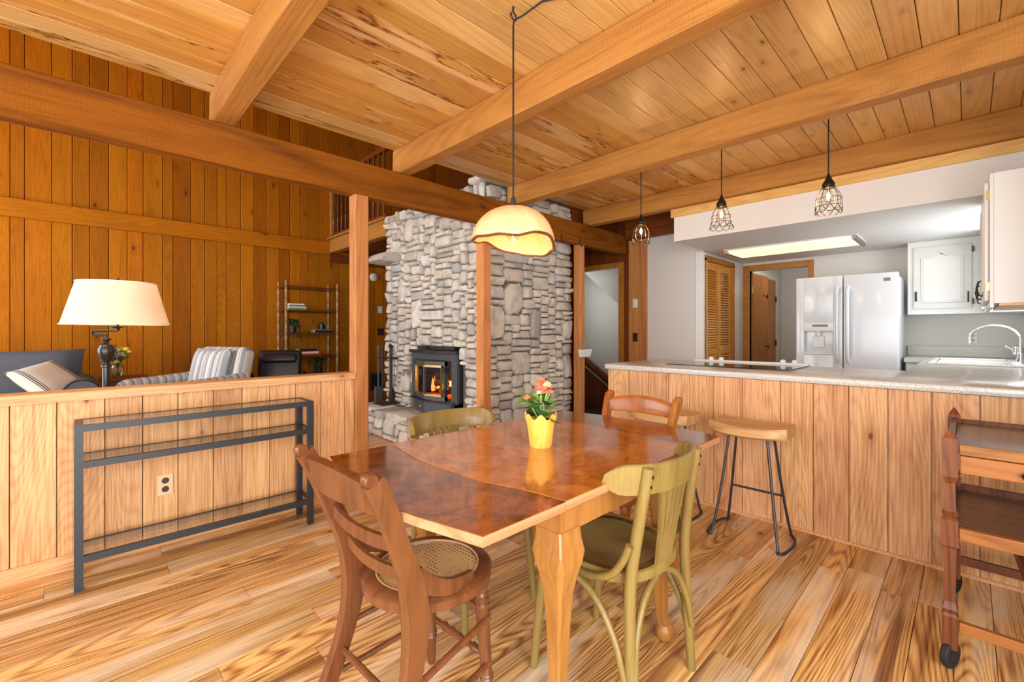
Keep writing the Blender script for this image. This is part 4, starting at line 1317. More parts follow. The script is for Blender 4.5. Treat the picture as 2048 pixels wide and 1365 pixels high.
# ------------------------------------------------------------ bentwood chairs (local: front is +y)
def bent_chair(label, loc, rz):
    t = thing('bentwood_chair', label, 'chair', loc, rz, 'olive bentwood chairs')
    M = 'olive_wood'
    n = 32
    out = []
    for j in range(n):
        a = 2 * PI * j / n
        c, s = math.cos(a), math.sin(a)
        q = (abs(c) ** 3 + abs(s) ** 3) ** (-1 / 3)
        out.append((0.205 * c * q * (1 + 0.06 * s), 0.2 * s * q))
    sc_ = lambda k, z: [(x * k, y * k, z) for x, y in out]
    MB().loft([sc_(0.88, 0.425), sc_(1.0, 0.428), sc_(1.01, 0.44), sc_(1.0, 0.457), sc_(0.965, 0.461), sc_(0.93, 0.456)], True, True).build('seat_rim', M, t, True)
    MB().loft([sc_(0.935, 0.4555), sc_(0.93, 0.4575), sc_(0.5, 0.452), sc_(0.02, 0.45)], True, False).build('seat_panel', 'olive_seat_wood', t, True)
    for s in (-1, 1):
        pp = smooth_line([(s * 0.2, -0.2, 0.0), (s * 0.19, -0.188, 0.25), (s * 0.18, -0.184, 0.45), (s * 0.17, -0.204, 0.62), (s * 0.163, -0.233, 0.8)], 5)
        MB().tube(pp, [0.0145 + 0.0035 * min(1, p[2] / 0.3) for p in pp], 12).build('back_post', M, t, True)
        MB().tube([(s * 0.165, 0.165, 0.43), (s * 0.18, 0.178, 0.25), (s * 0.192, 0.2, 0.0)], [0.0185, 0.0175, 0.0135], 12).build('leg', M, t, True)
        br = smooth_line([(s * 0.212, 0.02, 0.436), (s * 0.217, -0.07, 0.442), (s * 0.21, -0.135, 0.468), (s * 0.203, -0.172, 0.52), (s * 0.2, -0.192, 0.57)], 4)
        MB().tube(br, 0.012, 10).build('seat_bracket', M, t, True)
        for sc2 in ((0.0145, 0.75), (0.0145, 0.79 - 0.025)):
            pass
        MB().lathe([(0.004, 0), (0.0055, 0.002), (0.001, 0.003)], 8).xf(Matrix.Translation((s * 0.164, -0.2465, 0.775)) @ Matrix.Rotation(PI / 2, 4, 'X')).build('screw', 'bronze', t)
        MB().lathe([(0.004, 0), (0.0055, 0.002), (0.001, 0.003)], 8).xf(Matrix.Translation((s * 0.165, -0.2415, 0.745)) @ Matrix.Rotation(PI / 2, 4, 'X')).build('screw', 'bronze', t)
        sb = smooth_line([(s * 0.19, 0.16, 0.41), (s * 0.19, 0.06, 0.415), (s * 0.195, -0.06, 0.37), (s * 0.2, -0.14, 0.27), (s * 0.204, -0.18, 0.16)], 5)
        MB().tube(sb, 0.0115, 10).build('side_brace', M, t, True)
        rb = smooth_line([(s * 0.19, -0.205, 0.16), (s * 0.17, -0.195, 0.27), (s * 0.11, -0.188, 0.37), (s * 0.03, -0.186, 0.418)], 5)
        MB().tube(rb, 0.0115, 10).build('rear_brace', M, t, True)
    # wrap-around back rail
    rings = []
    for i in range(29):
        a = math.radians(-172 + 164 * i / 28)
        x, y = 0.236 * math.cos(a), -0.1 + 0.148 * math.sin(a)
        nx, ny = math.cos(a), math.sin(a) * 1.3
        L = math.hypot(nx, ny); nx /= L; ny /= L
        e = min(i, 28 - i)
        h = 0.046 * min(1.0, 0.35 + 0.65 * math.sin(min(e / 4.0, 1) * PI / 2))
        zc = 0.762
        lean = 0.012
        q = []
        for dn, dz in ((0.009, -1), (0.009, 0.9), (0.004, 1), (-0.004, 1), (-0.009, 0.9), (-0.009, -1)):
            q.append((x + nx * dn, y + ny * dn - (0 if dz < 0 else lean), zc + dz * h))
        rings.append(q)
    MB().loft(rings).build('back_rail', M, t, True)
    # fan splat: fingers spread upwards out of one board
    sp = MB()
    for i in range(5):
        f0 = -1 + i * 0.4
        rg = []
        for kx in range(9):
            tt = kx / 8
            z = 0.415 + (0.73 - 0.415) * tt
            w = 0.046 + 0.05 * tt ** 1.5
            gp = 0.0 if tt < 0.42 else 0.0042
            y = -0.188 - 0.05 * tt
            x0, x1 = f0 * w + gp, (f0 + 0.4) * w - gp
            yb = lambda x: y + 0.35 * x * x * tt * 2
            rg.append([(x0, yb(x0) - 0.005, z), (x1, yb(x1) - 0.005, z), (x1, yb(x1) + 0.005, z), (x0, yb(x0) + 0.005, z)])
        sp.loft(rg)
    sp.build('back_splat', M, t)
    return t


b1 = bent_chair('olive bentwood chair with slotted fan back in the near foreground', (1.355, 0.885, 0), 0.0)
copy_thing(b1, 'olive bentwood chair on the far side of the table near the half wall', (1.275, 1.565, 0), PI - 0.03)

# ------------------------------------------------------------ bar stools
def stool(label, loc, rz):
    t = thing('bar_stool', label, 'stool', loc, rz, 'bar stools at the peninsula')
    rings = []
    for i in range(17):
        f = -1 + i / 8
        y = 0.205 * f
        w = 0.15 * (1 - 0.9 * max(0, abs(f) - 0.4) ** 2.0)
        top = 0.668 - 0.012 * math.cos(f * PI * 0.5)
        q = []
        for gx, gz in ((-0.9, -0.062), (0.9, -0.062), (1, -0.05), (1, -0.008), (0.94, 0.0), (0.45, -0.008), (0, -0.011), (-0.45, -0.008), (-0.94, 0.0), (-1, -0.008), (-1, -0.05)):
            q.append((gx * w, y, top + gz))
        rings.append(q)
    MB().loft(rings).build('seat', 'stool_wood', t, True)
    for s in (-1, 1):
        p = [(-0.065, s * 0.1, 0.6), (-0.1, s * 0.14, 0.25), (-0.14, s * 0.172, 0.02), (-0.155, s * 0.178, 0.009), (-0.13, s * 0.2, 0.007), (0.0, s * 0.215, 0.007), (0.1, s * 0.2, 0.007), (0.135, s * 0.18, 0.009), (0.13, s * 0.172, 0.03), (0.1, s * 0.14, 0.25), (0.065, s * 0.1, 0.6)]
        MB().tube(smooth_line(p, 5), 0.0075, 8).build('leg_loop', 'black_metal', t, True)
    MB().tube([(0.103, -0.142, 0.24), (0.103, 0.142, 0.24)], 0.007, 8).build('foot_rail', 'black_metal', t, True)
    MB().box(-0.075, 0.075, -0.11, 0.11, 0.592, 0.598).build('mount_plate', 'black_metal', t)
    return t


s1 = stool('bar stool standing clear in front of the peninsula boards', (2.83, 0.89, 0), 0.02)
copy_thing(s1, 'bar stool half hidden behind the honey brown chair', (2.84, 1.43, 0), -0.06)

# ------------------------------------------------------------ console table
cn = thing('console_table', 'narrow black metal console table with glass shelves against the half wall', 'table', (-0.02, 2.848, 0))
CL, CD, q = 1.066, 0.225, 0.032
for x in (0, CL - q):
    for y in (0, CD - q):
        MB().box(x, x + q, y, y + q, 0, 0.735).build('leg', 'black_metal', cn)
for z in (0.735, 0.565, 0.128):
    f = MB()
    h = 0.03
    e = 0 if z > 0.7 else q
    f.box(e, CL - e, 0, q * 0.8, z, z + h).box(e, CL - e, CD - q * 0.8, CD, z, z + h)
    f.box(0, q, q * 0.8 if e == 0 else q, CD - (q * 0.8 if e == 0 else q), z, z + h).box(CL - q, CL, q * 0.8 if e == 0 else q, CD - (q * 0.8 if e == 0 else q), z, z + h)
    f.build('shelf_frame', 'black_metal', cn)
    MB().box(q, CL - q, q * 0.8, CD - q * 0.8, z + h - 0.006, z + h - 0.001).build('glass_shelf', 'thin_glass', cn)

# ------------------------------------------------------------ tea trolley
tr = thing('tea_trolley', 'dark carved oak tea trolley on wheels at the right edge', 'trolley', (0, 0, 0))
TX = (2.225, 2.875)
TYs = (0.045, -0.78)


def carved(x, y):
    mb = MB()
    rings = []
    for z, h in ((0.075, 0.03), (0.19, 0.031), (0.2, 0.024), (0.215, 0.031), (0.24, 0.021), (0.43, 0.024), (0.44, 0.031), (0.53, 0.031), (0.54, 0.02), (0.555, 0.031), (0.56, 0.022), (0.66, 0.019), (0.675, 0.025), (0.685, 0.031), (0.81, 0.031), (0.82, 0.027), (0.85, 0.004)):
        h *= 0.68
        rings.append([(x - h, y - h, z), (x + h, y - h, z), (x + h, y + h, z), (x - h, y + h, z)])
    return mb.loft(rings)


for x in TX:
    for y in TYs:
        carved(x, y).build('post', 'cart_wood', tr)
        wh = MB().lathe([(0.014, -0.01), (0.03, -0.007), (0.043, -0.011), (0.048, -0.006), (0.048, 0.006), (0.043, 0.011), (0.03, 0.007), (0.014, 0.01)], 20)
        wh.xf(Matrix.Translation((x, y, 0.0485)) @ Matrix.Rotation(math.radians(68), 4, 'Z') @ Matrix.Rotation(PI / 2, 4, 'Y'))
        w_o = wh.build('wheel', 'black_rubber', tr, True)
        MB().tube([(x, y, 0.1), (x + 0.012, y + 0.017, 0.09), (x + 0.012, y + 0.017, 0.049)], 0.006, 6).build('caster_fork', 'iron_black', w_o)
x0, x1 = TX
ya, yb = TYs[1], TYs[0]
for z, hh, nm in ((0.765, 0.036, 'tray_rail'), (0.462, 0.045, 'tray_rail'), (0.14, 0.036, 'bottom_rail')):
    for x in ((x0, x1) if nm == 'tray_rail' else (x0, x1)):
        MB().rbox(x - 0.012, x + 0.012, ya + 0.022, yb - 0.022, z, z + hh, 0.003).build(nm, 'cart_rail_wood' if x == x0 else 'cart_wood', tr)
for y in TYs:
    for z in (0.772, 0.465):
        MB().rbox(x0 + 0.022, x1 - 0.022, y - 0.01, y + 0.01, z, z + 0.035, 0.003).build('end_rail', 'cart_wood', tr)
MB().box(x0 + 0.012, x1 - 0.012, ya + 0.012, yb - 0.012, 0.77, 0.785).build('top_tray', 'cart_tray_wood', tr)
MB().box(x0 + 0.012, x1 - 0.012, ya + 0.012, yb - 0.012, 0.467, 0.48).build('lower_tray', 'cart_tray_wood', tr)
dw = MB().rbox(x0 - 0.008, x0 + 0.012, ya + 0.024, yb - 0.024, 0.7, 0.762, 0.003).build('drawer', 'cart_rail_wood', tr)
MB().ico((x0 - 0.022, -0.15, 0.725), 0.02, 2, (0.7, 1.5, 0.8)).build('drawer_pull', 'iron_black', dw, True)
MB().tube([(x1 - 0.02, -0.12, 0.36), (x0 + 0.1, -0.2, 0.17)], 1.0, sec=[(-0.012, -0.02), (0.012, -0.02), (0.012, 0.02), (-0.012, 0.02)], up=(0, 0, 1)).build('folding_brace', 'cart_wood', tr)
MB().rbox(x1 - 0.02, x1 + 0.01, ya + 0.032, yb - 0.032, 0.32, 0.37, 0.003).build('bottom_rail', 'cart_wood', tr)

# ------------------------------------------------------------ hanging wooden shade
hp = thing('pendant_lamp', 'hanging lamp with hollowed live edge wooden shade over the dining table', 'lamp', (1.385, 1.415, 0))
HZ = 1.755
nseg, rings_o, rings_i = 48, [], []
tilt = math.radians(14)


RIM = [-0.186, -0.195, -0.171, -0.131, -0.153, -0.156, -0.164, -0.143]


def rim(a):
    # live edge: drop of the rim below the crown, every 45 degrees
    f = ((a + math.radians(44.2)) % (2 * PI)) / (PI / 4)
    i = int(f) % 8
    t = f - int(f)
    t = t * t * (3 - 2 * t)
    return RIM[i] * (1 - t) + RIM[(i + 1) % 8] * t + 0.003 * math.sin(9 * a)



for m in range(13):
    f = m / 12
    ro, ri = [], []
    for j in range(nseg):
        a = 2 * PI * j / nseg
        zb = rim(a)
        z = zb * (1 - math.cos(f * PI / 2)) if True else 0
        rr = 0.192 * math.sin(f * PI / 2) * (1 + 0.03 * math.sin(2 * a))
        ro.append((rr * math.cos(a), rr * math.sin(a), z))
        k2 = 0.93
        ri.append((rr * k2 * math.cos(a), rr * k2 * math.sin(a), z * 1.0 - 0.012 * (1 - f) - 0.0))
    if m == 0:
        ro = [(0.006 * math.cos(2 * PI * j / nseg), 0.006 * math.sin(2 * PI * j / nseg), 0) for j in range(nseg)]
        ri = [(0.005 * math.cos(2 * PI * j / nseg), 0.005 * math.sin(2 * PI * j / nseg), -0.014) for j in range(nseg)]
    rings_o.append(ro)
    rings_i.append(ri)
sm = MB().loft(rings_o + list(reversed(rings_i)), True, False, True)
sm.xf(Matrix.Translation((0, 0, HZ)))
sho = sm.build('shade', 'shade_wood', hp, True)
MB().tube([(0.186 * (1 + 0.03 * math.sin(2 * a)) * math.cos(a), 0.186 * (1 + 0.03 * math.sin(2 * a)) * math.sin(a), HZ + rim(a)) for a in [2 * PI * j / 60 for j in range(60)]], 0.0075, 6, loop=True).build('live_edge', 'chair_wood', sho, True)
MB().lathe([(0.006, 0.045), (0.011, 0.03), (0.016, 0.0), (0.014, -0.02)], 14, (0, 0, HZ)).build('socket_cap', 'iron_black', hp, True)
MB().tube([(0, 0, HZ + 0.04), (0, 0, 2.56), (0.004, 0.0, 2.59), (0.022, -0.035, 2.6), (0.065, -0.115, 2.645), (0.2, -0.36, 2.642), (0.4, -0.72, 2.644)], 0.0042, 8).build('cord', 'black_rubber', hp, True)
MB().tube(smooth_line([(0.0, 0, 2.648), (0.0, 0.0, 2.625), (0.018, 0.0, 2.612), (0.01, 0, 2.59), (-0.014, 0, 2.6), (-0.012, 0, 2.615)], 4), 0.0045, 8).build('ceiling_hook', 'iron_black', hp, True)


def bulb(parent, c, r, power, col=(1.0, 0.72, 0.42), tall=1.0, name='bulb'):
    x, y, z = c
    prof = [(0.012, 0.06 * tall), (0.014, 0.045 * tall)] + [(r * math.sin(a), r * tall * math.cos(a)) for a in [PI * (0.2 + 0.8 * k / 9) for k in range(10)]]
    g = MB().lathe(prof, 16, (x, y, z)).build(name, 'bulb_glass', parent, True)
    MB().lathe([(0.002, -0.55 * r * tall), (0.011, -0.2 * r), (0.01, 0.3 * r), (0.002, 0.65 * r * tall)], 8, (x, y, z)).build('filament', 'filament', g, True)
    l = bpy.data.lights.new('bulb_light', 'POINT')
    l.energy = power
    l.color = col
    l.shadow_soft_size = r * 0.8
    lo = bpy.data.objects.new('bulb_light', l)
    COL.objects.link(lo)
    lo.parent = parent
    lo.location = (x, y, z - r * 1.15)
    return g


MB().lathe([(0.017, 0), (0.017, 0.06)], 14, (0, 0, HZ - 0.075)).build('socket', 'iron_black', hp, True)
bulb(hp, (0, 0, HZ - 0.115), 0.036, 0.9, (1.0, 0.62, 0.34))


# ------------------------------------------------------------ caged pendants
def cage_pendant(label, loc, zc, flare):
    """zc: height of the cage top; flare: how far the scalloped hem opens"""
    t = thing('cage_pendant', label, 'lamp', loc, rnd.uniform(0, 1), 'caged pendant lights')
    MB().tube([(0, 0, ZC), (0, 0, zc + 0.05)], 0.0042, 8).build('cord', 'black_rubber', t, True)
    MB().lathe([(0.022, 0.0), (0.024, -0.012), (0.001, -0.013)], 14, (0, 0, ZC)).build('canopy', 'bronze', t, True)
    MB().lathe([(0.006, 0.062), (0.012, 0.045), (0.02, 0.025), (0.034, 0.0), (0.036, -0.006), (0.034, -0.022), (0.037, -0.026), (0.037, -0.032), (0.02, -0.034)], 16, (0, 0, zc)).build('socket_cap', 'bronze', t, True)
    H, nn = 0.19, 10
    prof = lambda f: 0.037 + (0.072 - 0.037) * math.sin(min(f / 0.75, 1) * PI / 2)
    for i in range(nn):
        a = 2 * PI * i / nn
        pts = [(prof(f) * math.cos(a), prof(f) * math.sin(a), zc - 0.03 - 0.12 * f) for f in [k / 6 for k in range(7)]]
        MB().tube(pts, 0.0016, 5).build('cage_wire', 'bronze', t)
    for f in (0.0, 0.6, 1.0):
        rr = prof(f)
        MB().tube([(rr * math.cos(2 * PI * j / 28), rr * math.sin(2 * PI * j / 28), zc - 0.03 - 0.12 * f) for j in range(28)], 0.0018, 5, loop=True).build('cage_ring', 'bronze', t)
    for k2 in range(2):
        pts = []
        for j in range(100):
            a = 2 * PI * j / 100
            s = abs(math.sin((a * 5 / 2) + k2 * PI / 2))
            rr = 0.072 + flare * s
            pts.append((rr * math.cos(a), rr * math.sin(a), zc - 0.145 - 0.05 * s))
        MB().tube(pts, 0.002, 5, loop=True).build('scallop_wire', 'bronze', t)
    bulb(t, (0, 0, zc - 0.085), 0.03, 3.2, tall=1.4)
    return t


for lab, y, zc, fl_ in (('caged pendant light hanging in front of the wooden stair wall', 1.987, 2.155, 0.002), ('caged pendant light with flared hem at the soffit corner', 1.31, 2.175, 0.014), ('nearest and largest caged pendant light, right of the others', 0.636, 2.165, 0.001)):
    cage_pendant(lab, (3.5, y, 0), zc, fl_)

# ------------------------------------------------------------ potted begonia on the table
pb = thing('potted_begonia', 'coral flowering plant in a yellow scalloped pot on the table', 'plant', (1.292, 1.167, TZ), 0.3)
n = 48
rg = []
for f in (0.0, 0.05, 0.3, 0.6, 0.85, 1.0):
    q2 = []
    for j in range(n):
        a = 2 * PI * j / n
        sc3 = 0.5 + 0.5 * math.cos(7 * a)
        hh = 0.112 + 0.022 * sc3
        rr = 0.043 + 0.013 * f + (0.006 * max(0, f - 0.8) / 0.2)
        if f == 0:
            rr = 0.041
        q2.append((rr * math.cos(a), rr * math.sin(a), hh * f))
    rg.append(q2)
inn = [[(x * 0.95, y * 0.95, z) for x, y, z in rg[k]] for k in (5, 4, 3, 2)]
MB().loft(rg + inn, True, True).build('pot_wrap', 'pot_paper', pb, True)
MB().lathe([(0.047, 0.09), (0.03, 0.094), (0.002, 0.095)], 20).build('soil', 'soil', pb)
# small white slanted marks printed on the wrap
dm = MB()
for i in range(3):
    a = -0.99 - 0.3 + i * 0.11
    for k2 in range(1):
        rr = 0.0494
        a0, a1 = a - 0.06, a + 0.045
        z0, z1 = 0.022, 0.03 + 0.008 * (i + 1)
        pt = lambda aa, z: (rr * (1 + (z - 0.03) * 0.28 / 0.13) * math.cos(aa), rr * (1 + (z - 0.03) * 0.28 / 0.13) * math.sin(aa), z)
        dm.add([pt(a0, z0), pt(a1, z0 + 0.003), pt(a1, z1)], [(0, 1, 2)])
dm.build('printed_mark', 'white_plastic', pb)
lr = random.Random(8)


def leaf_mesh(L, W, mat, fold=0.3, name='leaf', curl=0.2):
    v, f = [], []
    prof = (0.05, 0.6, 0.95, 1.0, 0.75, 0.4, 0.03)
    for i, p in enumerate(prof):
        t = i / (len(prof) - 1)
        z = -curl * L * t * t
        w = W / 2 * p
        v += [(-w, L * t, z + fold * w), (0, L * t, z), (w, L * t, z + fold * w)]
    for i in range(len(prof) - 1):
        b = i * 3
        f += [(b, b + 1, b + 4, b + 3), (b + 1, b + 2, b + 5, b + 4)]
    me = MB().add(v, f)
    return me.mesh(name, mat, True)


def put(name, me, parent, M):
    o = bpy.data.objects.new(name, me)
    COL.objects.link(o)
    o.parent = parent
    o.matrix_basis = M
    return o


lm = [leaf_mesh(0.075, 0.06, c) for c in ('leaf_green', 'leaf_dark', 'leaf_pale', 'leaf_green')]
for i in range(18):
    a = 2 * PI * i / 18 * 2.4 + lr.uniform(-0.3, 0.3)
    z = lr.uniform(0.1, 0.2)
    rr = lr.uniform(0.005, 0.03)
    put('leaf', lm[i % 4], pb, Matrix.Translation((rr * math.cos(a), rr * math.sin(a), z)) @ Matrix.Rotation(a - PI / 2, 4, 'Z') @ Matrix.Rotation(lr.uniform(-0.1, 0.7), 4, 'X') @ Matrix.Rotation(lr.uniform(-0.6, 0.6), 4, 'Y') @ Matrix.Scale(lr.uniform(0.75, 1.15), 4))
st_ = MB()
heads = []
for i in range(5):
    a = lr.uniform(0, 6.28)
    tip = (0.012 + lr.uniform(-0.02, 0.03), -0.012 + lr.uniform(-0.03, 0.02), lr.uniform(0.2, 0.235))
    st_.tube([(0, 0, 0.09), (tip[0] * 0.5, tip[1] * 0.5, 0.16), tip], 0.003, 6)
    heads.append(tip)
side = (-0.05, 0.035, 0.185)
st_.tube([(0, 0, 0.09), (-0.03, 0.02, 0.15), side], 0.0025, 6)
st_.build('stem', 'leaf_pale', pb, True)
pm = [leaf_mesh(0.02, 0.02, c, 0.2, 'petal', -0.3) for c in ('petal_coral', 'petal_coral', 'petal_coral', 'petal_cream')]
for h in heads + [side]:
    for b in range(3 if h is not side else 1):
        c = Vector(h) + (Vector((lr.uniform(-0.02, 0.02), lr.uniform(-0.02, 0.02), lr.uniform(0.0, 0.03))) if h is not side else Vector((0, 0, 0)))
        fm = MB()
        for p in range(8):
            a = 2 * PI * p / 8
            el = 0.5 + 0.5 * (p % 2)
            M = Matrix.Translation(c) @ Matrix.Rotation(lr.uniform(-0.5, 0.5), 4, 'X') @ Matrix.Rotation(a, 4, 'Z') @ Matrix.Rotation(el, 4, 'X')
            fm.add([M @ Vector(q3) for q3 in ((-0.007, 0.004, 0), (0.007, 0.004, 0), (0.011, 0.014, 0.003), (0, 0.022, 0.001), (-0.011, 0.014, 0.003))], [(0, 1, 2, 3, 4)])
        fm.build('flower', 'petal_coral' if (b + p) % 4 else 'petal_cream', pb)


# ------------------------------------------------------------ living room: lamp, seating, shelf
fl_ = thing('floor_lamp', 'dark bronze swing arm floor lamp with cream drum shade behind the half wall', 'lamp', (0.112, 3.589, 0))
prof = [(0.13, 0), (0.13, 0.015), (0.1, 0.03), (0.03, 0.05), (0.018, 0.08), (0.018, 0.985), (0.024, 0.99), (0.024, 1.0), (0.017, 1.005), (0.017, 1.015), (0.032, 1.04), (0.039, 1.075), (0.04, 1.095), (0.03, 1.11), (0.03, 1.118), (0.018, 1.125), (0.012, 1.135), (0.022, 1.15), (0.022, 1.158), (0.01, 1.165)]
MB().lathe(prof, 20).build('column', 'bronze', fl_, True)
MB().tube([(0, 0, 1.16), (0, 0, 1.178), (-0.056, 0.054, 1.178), (-0.056, 0.054, 1.2), (0.049, -0.048, 1.205), (0.049, -0.048, 1.235)], 0.007, 8).build('swing_arm', 'bronze', fl_, True)
MB().lathe([(0.035, 0.0), (0.037, 0.004), (0.012, -0.008), (0.01, -0.02)], 16, (0.049, -0.048, 1.224)).build('drip_plate', 'bronze', fl_, True)
n = 48
shl = [[(0.049 + rr * math.cos(2 * PI * j / n), -0.049 + rr * math.sin(2 * PI * j / n), z) for j in range(n)] for rr, z in ((0.247, 1.238), (0.182, 1.49), (0.18, 1.49), (0.245, 1.238))]
shade = MB().loft(shl, True, False, True).build('shade', 'lamp_shade_cloth', fl_, True)
for rr, z in ((0.248, 1.242), (0.183, 1.487)):
    MB().tube([(0.049 + rr * math.cos(2 * PI * j / n), -0.049 + rr * math.sin(2 * PI * j / n), z) for j in range(n)], 0.004, 6, loop=True).build('shade_trim', 'shoji_cream', shade, True)
MB().tube([(0.049, -0.048, 1.23), (0.049, -0.048, 1.52)], 0.006).ico((0.049, -0.048, 1.502), 0.012, 2).build('harp_rod', 'bronze', fl_, True)
bulb(fl_, (0.049, -0.048, 1.37), 0.03, 5, (1, 0.86, 0.7))


def puff(w, h, t, n=12, k=3.0):
    """pillow in local x,z with thickness along y"""
    mb = MB()
    g0, g1 = [], []
    for i in range(n + 1):
        for j in range(n + 1):
            u, v = -1 + 2 * i / n, -1 + 2 * j / n
            e = max(0.0, (1 - abs(u) ** k) * (1 - abs(v) ** k)) ** 0.5
            pin = 1 - 0.06 * (u * u * (1 - v * v) + v * v * (1 - u * u)) * 0 - 0.05 * (1 - u * u) * v * v - 0.05 * (1 - v * v) * u * u
            g0.append((u * w / 2 * pin, -t / 2 * e, v * h / 2 * pin))
            g1.append((u * w / 2 * pin, t / 2 * e, v * h / 2 * pin))
    f = []
    for i in range(n):
        for j in range(n):
            a = i * (n + 1) + j
            f.append((a, a + 1, a + n + 2, a + n + 1))
    mb.add(g0, f)
    mb.add(g1, f)
    return mb


so = thing('sofa', 'charcoal blue slipcovered sofa against the far wood wall', 'sofa', (-1.05, 6.1, 0))
MB().rbox(-0.95, 0.95, -0.4, 0.45, 0.08, 0.42, 0.05, 3).build('base', 'navy_fabric', so, True)
for s in (-1, 1):
    am = MB()
    rg = []
    for y in (-0.42, 0.45):
        rg.append([(s * (1.06 + 0.13 * math.cos(a)), y, 0.62 + 0.13 * math.sin(a)) for a in [PI * k2 / 10 for k2 in range(11)]] + [(s * 0.95, y, 0.08), (s * 1.17, y, 0.08)])
    am.loft(rg).build('arm', 'navy_fabric', so, True)
    MB().tube([(s * (1.06 + 0.13 * math.cos(a)), -0.422, 0.62 + 0.13 * math.sin(a)) for a in [PI * k2 / 12 for k2 in range(13)]], 0.006, 6).build('piping', 'book_black', so, True)
for i in range(2):
    MB().rbox(-0.93 + 0.94 * i, 0.0 + 0.93 * i - 0.01 * (1 - i), -0.42, 0.25, 0.42, 0.56, 0.05, 3).build('seat_cushion', 'navy_fabric', so, True)
    o = puff(1.02, 0.52, 0.28, k=5).build('back_cushion', 'navy_fabric', so, True)
    o.matrix_basis = Matrix.Translation((-0.41 + 0.99 * i, 0.3, 0.76)) @ Matrix.Rotation(-0.15, 4, 'X')
MB().rbox(-0.95, 0.95, 0.4, 0.62, 0.08, 0.86, 0.06, 3).build('back', 'navy_fabric', so, True)
o = puff(0.44, 0.44, 0.16).build('throw_pillow', 'pillow_fabric', None, True)
o.matrix_basis = Matrix.Translation((-0.2, 5.93, 0.74)) @ Matrix.Rotation(0.6, 4, 'Z') @ Matrix.Rotation(-0.85, 4, 'X') @ Matrix.Rotation(-0.3, 4, 'Y')
tag(o, 'cream throw pillow with dark stripes on the sofa', 'pillow')

tbx = thing('side_table', 'small brown end table under the flower vase', 'table', (0.36, 6.76, 0))
MB().rbox(-0.21, 0.21, -0.25, 0.25, 0.65, 0.68, 0.008).build('table_top', 'red_wood', tbx)
MB().box(-0.18, 0.18, -0.22, 0.22, 0.55, 0.65).build('drawer_box', 'red_wood', tbx)
for sx in (-1, 1):
    for sy in (-1, 1):
        MB().tube([(sx * 0.16, sy * 0.2, 0), (sx * 0.16, sy * 0.2, 0.55)], [0.016, 0.024], 8).build('leg', 'red_wood', tbx)

va = thing('flower_vase', 'clear glass vase of purple and yellow flowers near the floor lamp', 'vase', (0.3, 6.62, 0.68))
vp = [(0.04, 0.0), (0.046, 0.008), (0.06, 0.05), (0.066, 0.09), (0.06, 0.13), (0.042, 0.165), (0.036, 0.18), (0.05, 0.2)]
MB().lathe(vp + [(r2 - 0.003, z + 0.002) for r2, z in reversed(vp)], 20).build('glass', 'thin_glass', va, True)
sm_ = MB()
fr_ = random.Random(4)
blooms = []
for i in range(30):
    a, rr = fr_.uniform(0, 6.28), fr_.uniform(0.02, 0.14)
    tip = (rr * math.cos(a), rr * math.sin(a), fr_.uniform(0.25, 0.38) - rr * 0.5)
    sm_.tube([(tip[0] * -0.2, tip[1] * -0.2, 0.02), (tip[0] * 0.2, tip[1] * 0.2, 0.18), tip], 0.004, 5)
    blooms.append(tip)
sm_.build('stem', 'leaf_green', va)
for i, tip in enumerate(blooms):
    MB().ico(tip, fr_.uniform(0.022, 0.038), 1, (1, 1, 0.7)).build('bloom', ('petal_purple', 'leaf_pale', 'petal_yellow', 'leaf_pale', 'petal_purple')[i % 5], va)

ac = thing('armchair', 'grey and white striped armchair facing left behind the half wall', 'chair', (0.83, 5.95, 0), PI * 0.62)
MB().rbox(-0.36, 0.36, -0.4, 0.36, 0.12, 0.42, 0.05, 3).build('base', 'striped_fabric', ac, True)
MB().rbox(-0.3, 0.3, -0.3, 0.42, 0.42, 0.56, 0.05, 3).build('seat_cushion', 'striped_fabric', ac, True)
rg = []
for f in (0, 1):
    pass
bk = MB().rbox(-0.4, 0.4, -0.09, 0.09, -0.36, 0.36, 0.07, 4)
o = bk.build('back', 'striped_cushion', ac, True)
o.matrix_basis = Matrix.Translation((0, -0.4, 0.66)) @ Matrix.Rotation(0.2, 4, 'X') @ Matrix.Rotation(0, 4, 'Z')
o = puff(0.6, 0.5, 0.2, k=4).build('back_cushion', 'striped_cushion', ac, True)
o.matrix_basis = Matrix.Translation((0, -0.25, 0.76)) @ Matrix.Rotation(0.22, 4, 'X')
for s in (-1, 1):
    pts = [(s * 0.38, -0.4, 0.68), (s * 0.39, -0.2, 0.66), (s * 0.4, 0.15, 0.64), (s * 0.4, 0.36, 0.63), (s * 0.4, 0.4, 0.58)]
    MB().tube(smooth_line(pts, 4), 1.0, sec=[(0.07 * math.cos(2 * PI * j / 12), 0.06 * math.sin(2 * PI * j / 12)) for j in range(12)], up=(0, 0, 1)).rbox(s * 0.4 - 0.06, s * 0.4 + 0.06, -0.38, 0.38, 0.12, 0.63, 0.03, 2).build('arm', 'striped_fabric', ac, True)
    for yy in (0.32, -0.36):
        MB().tube([(s * 0.32, yy, 0), (s * 0.32, yy, 0.13)], [0.018, 0.024], 8).build('foot', 'red_wood', ac)

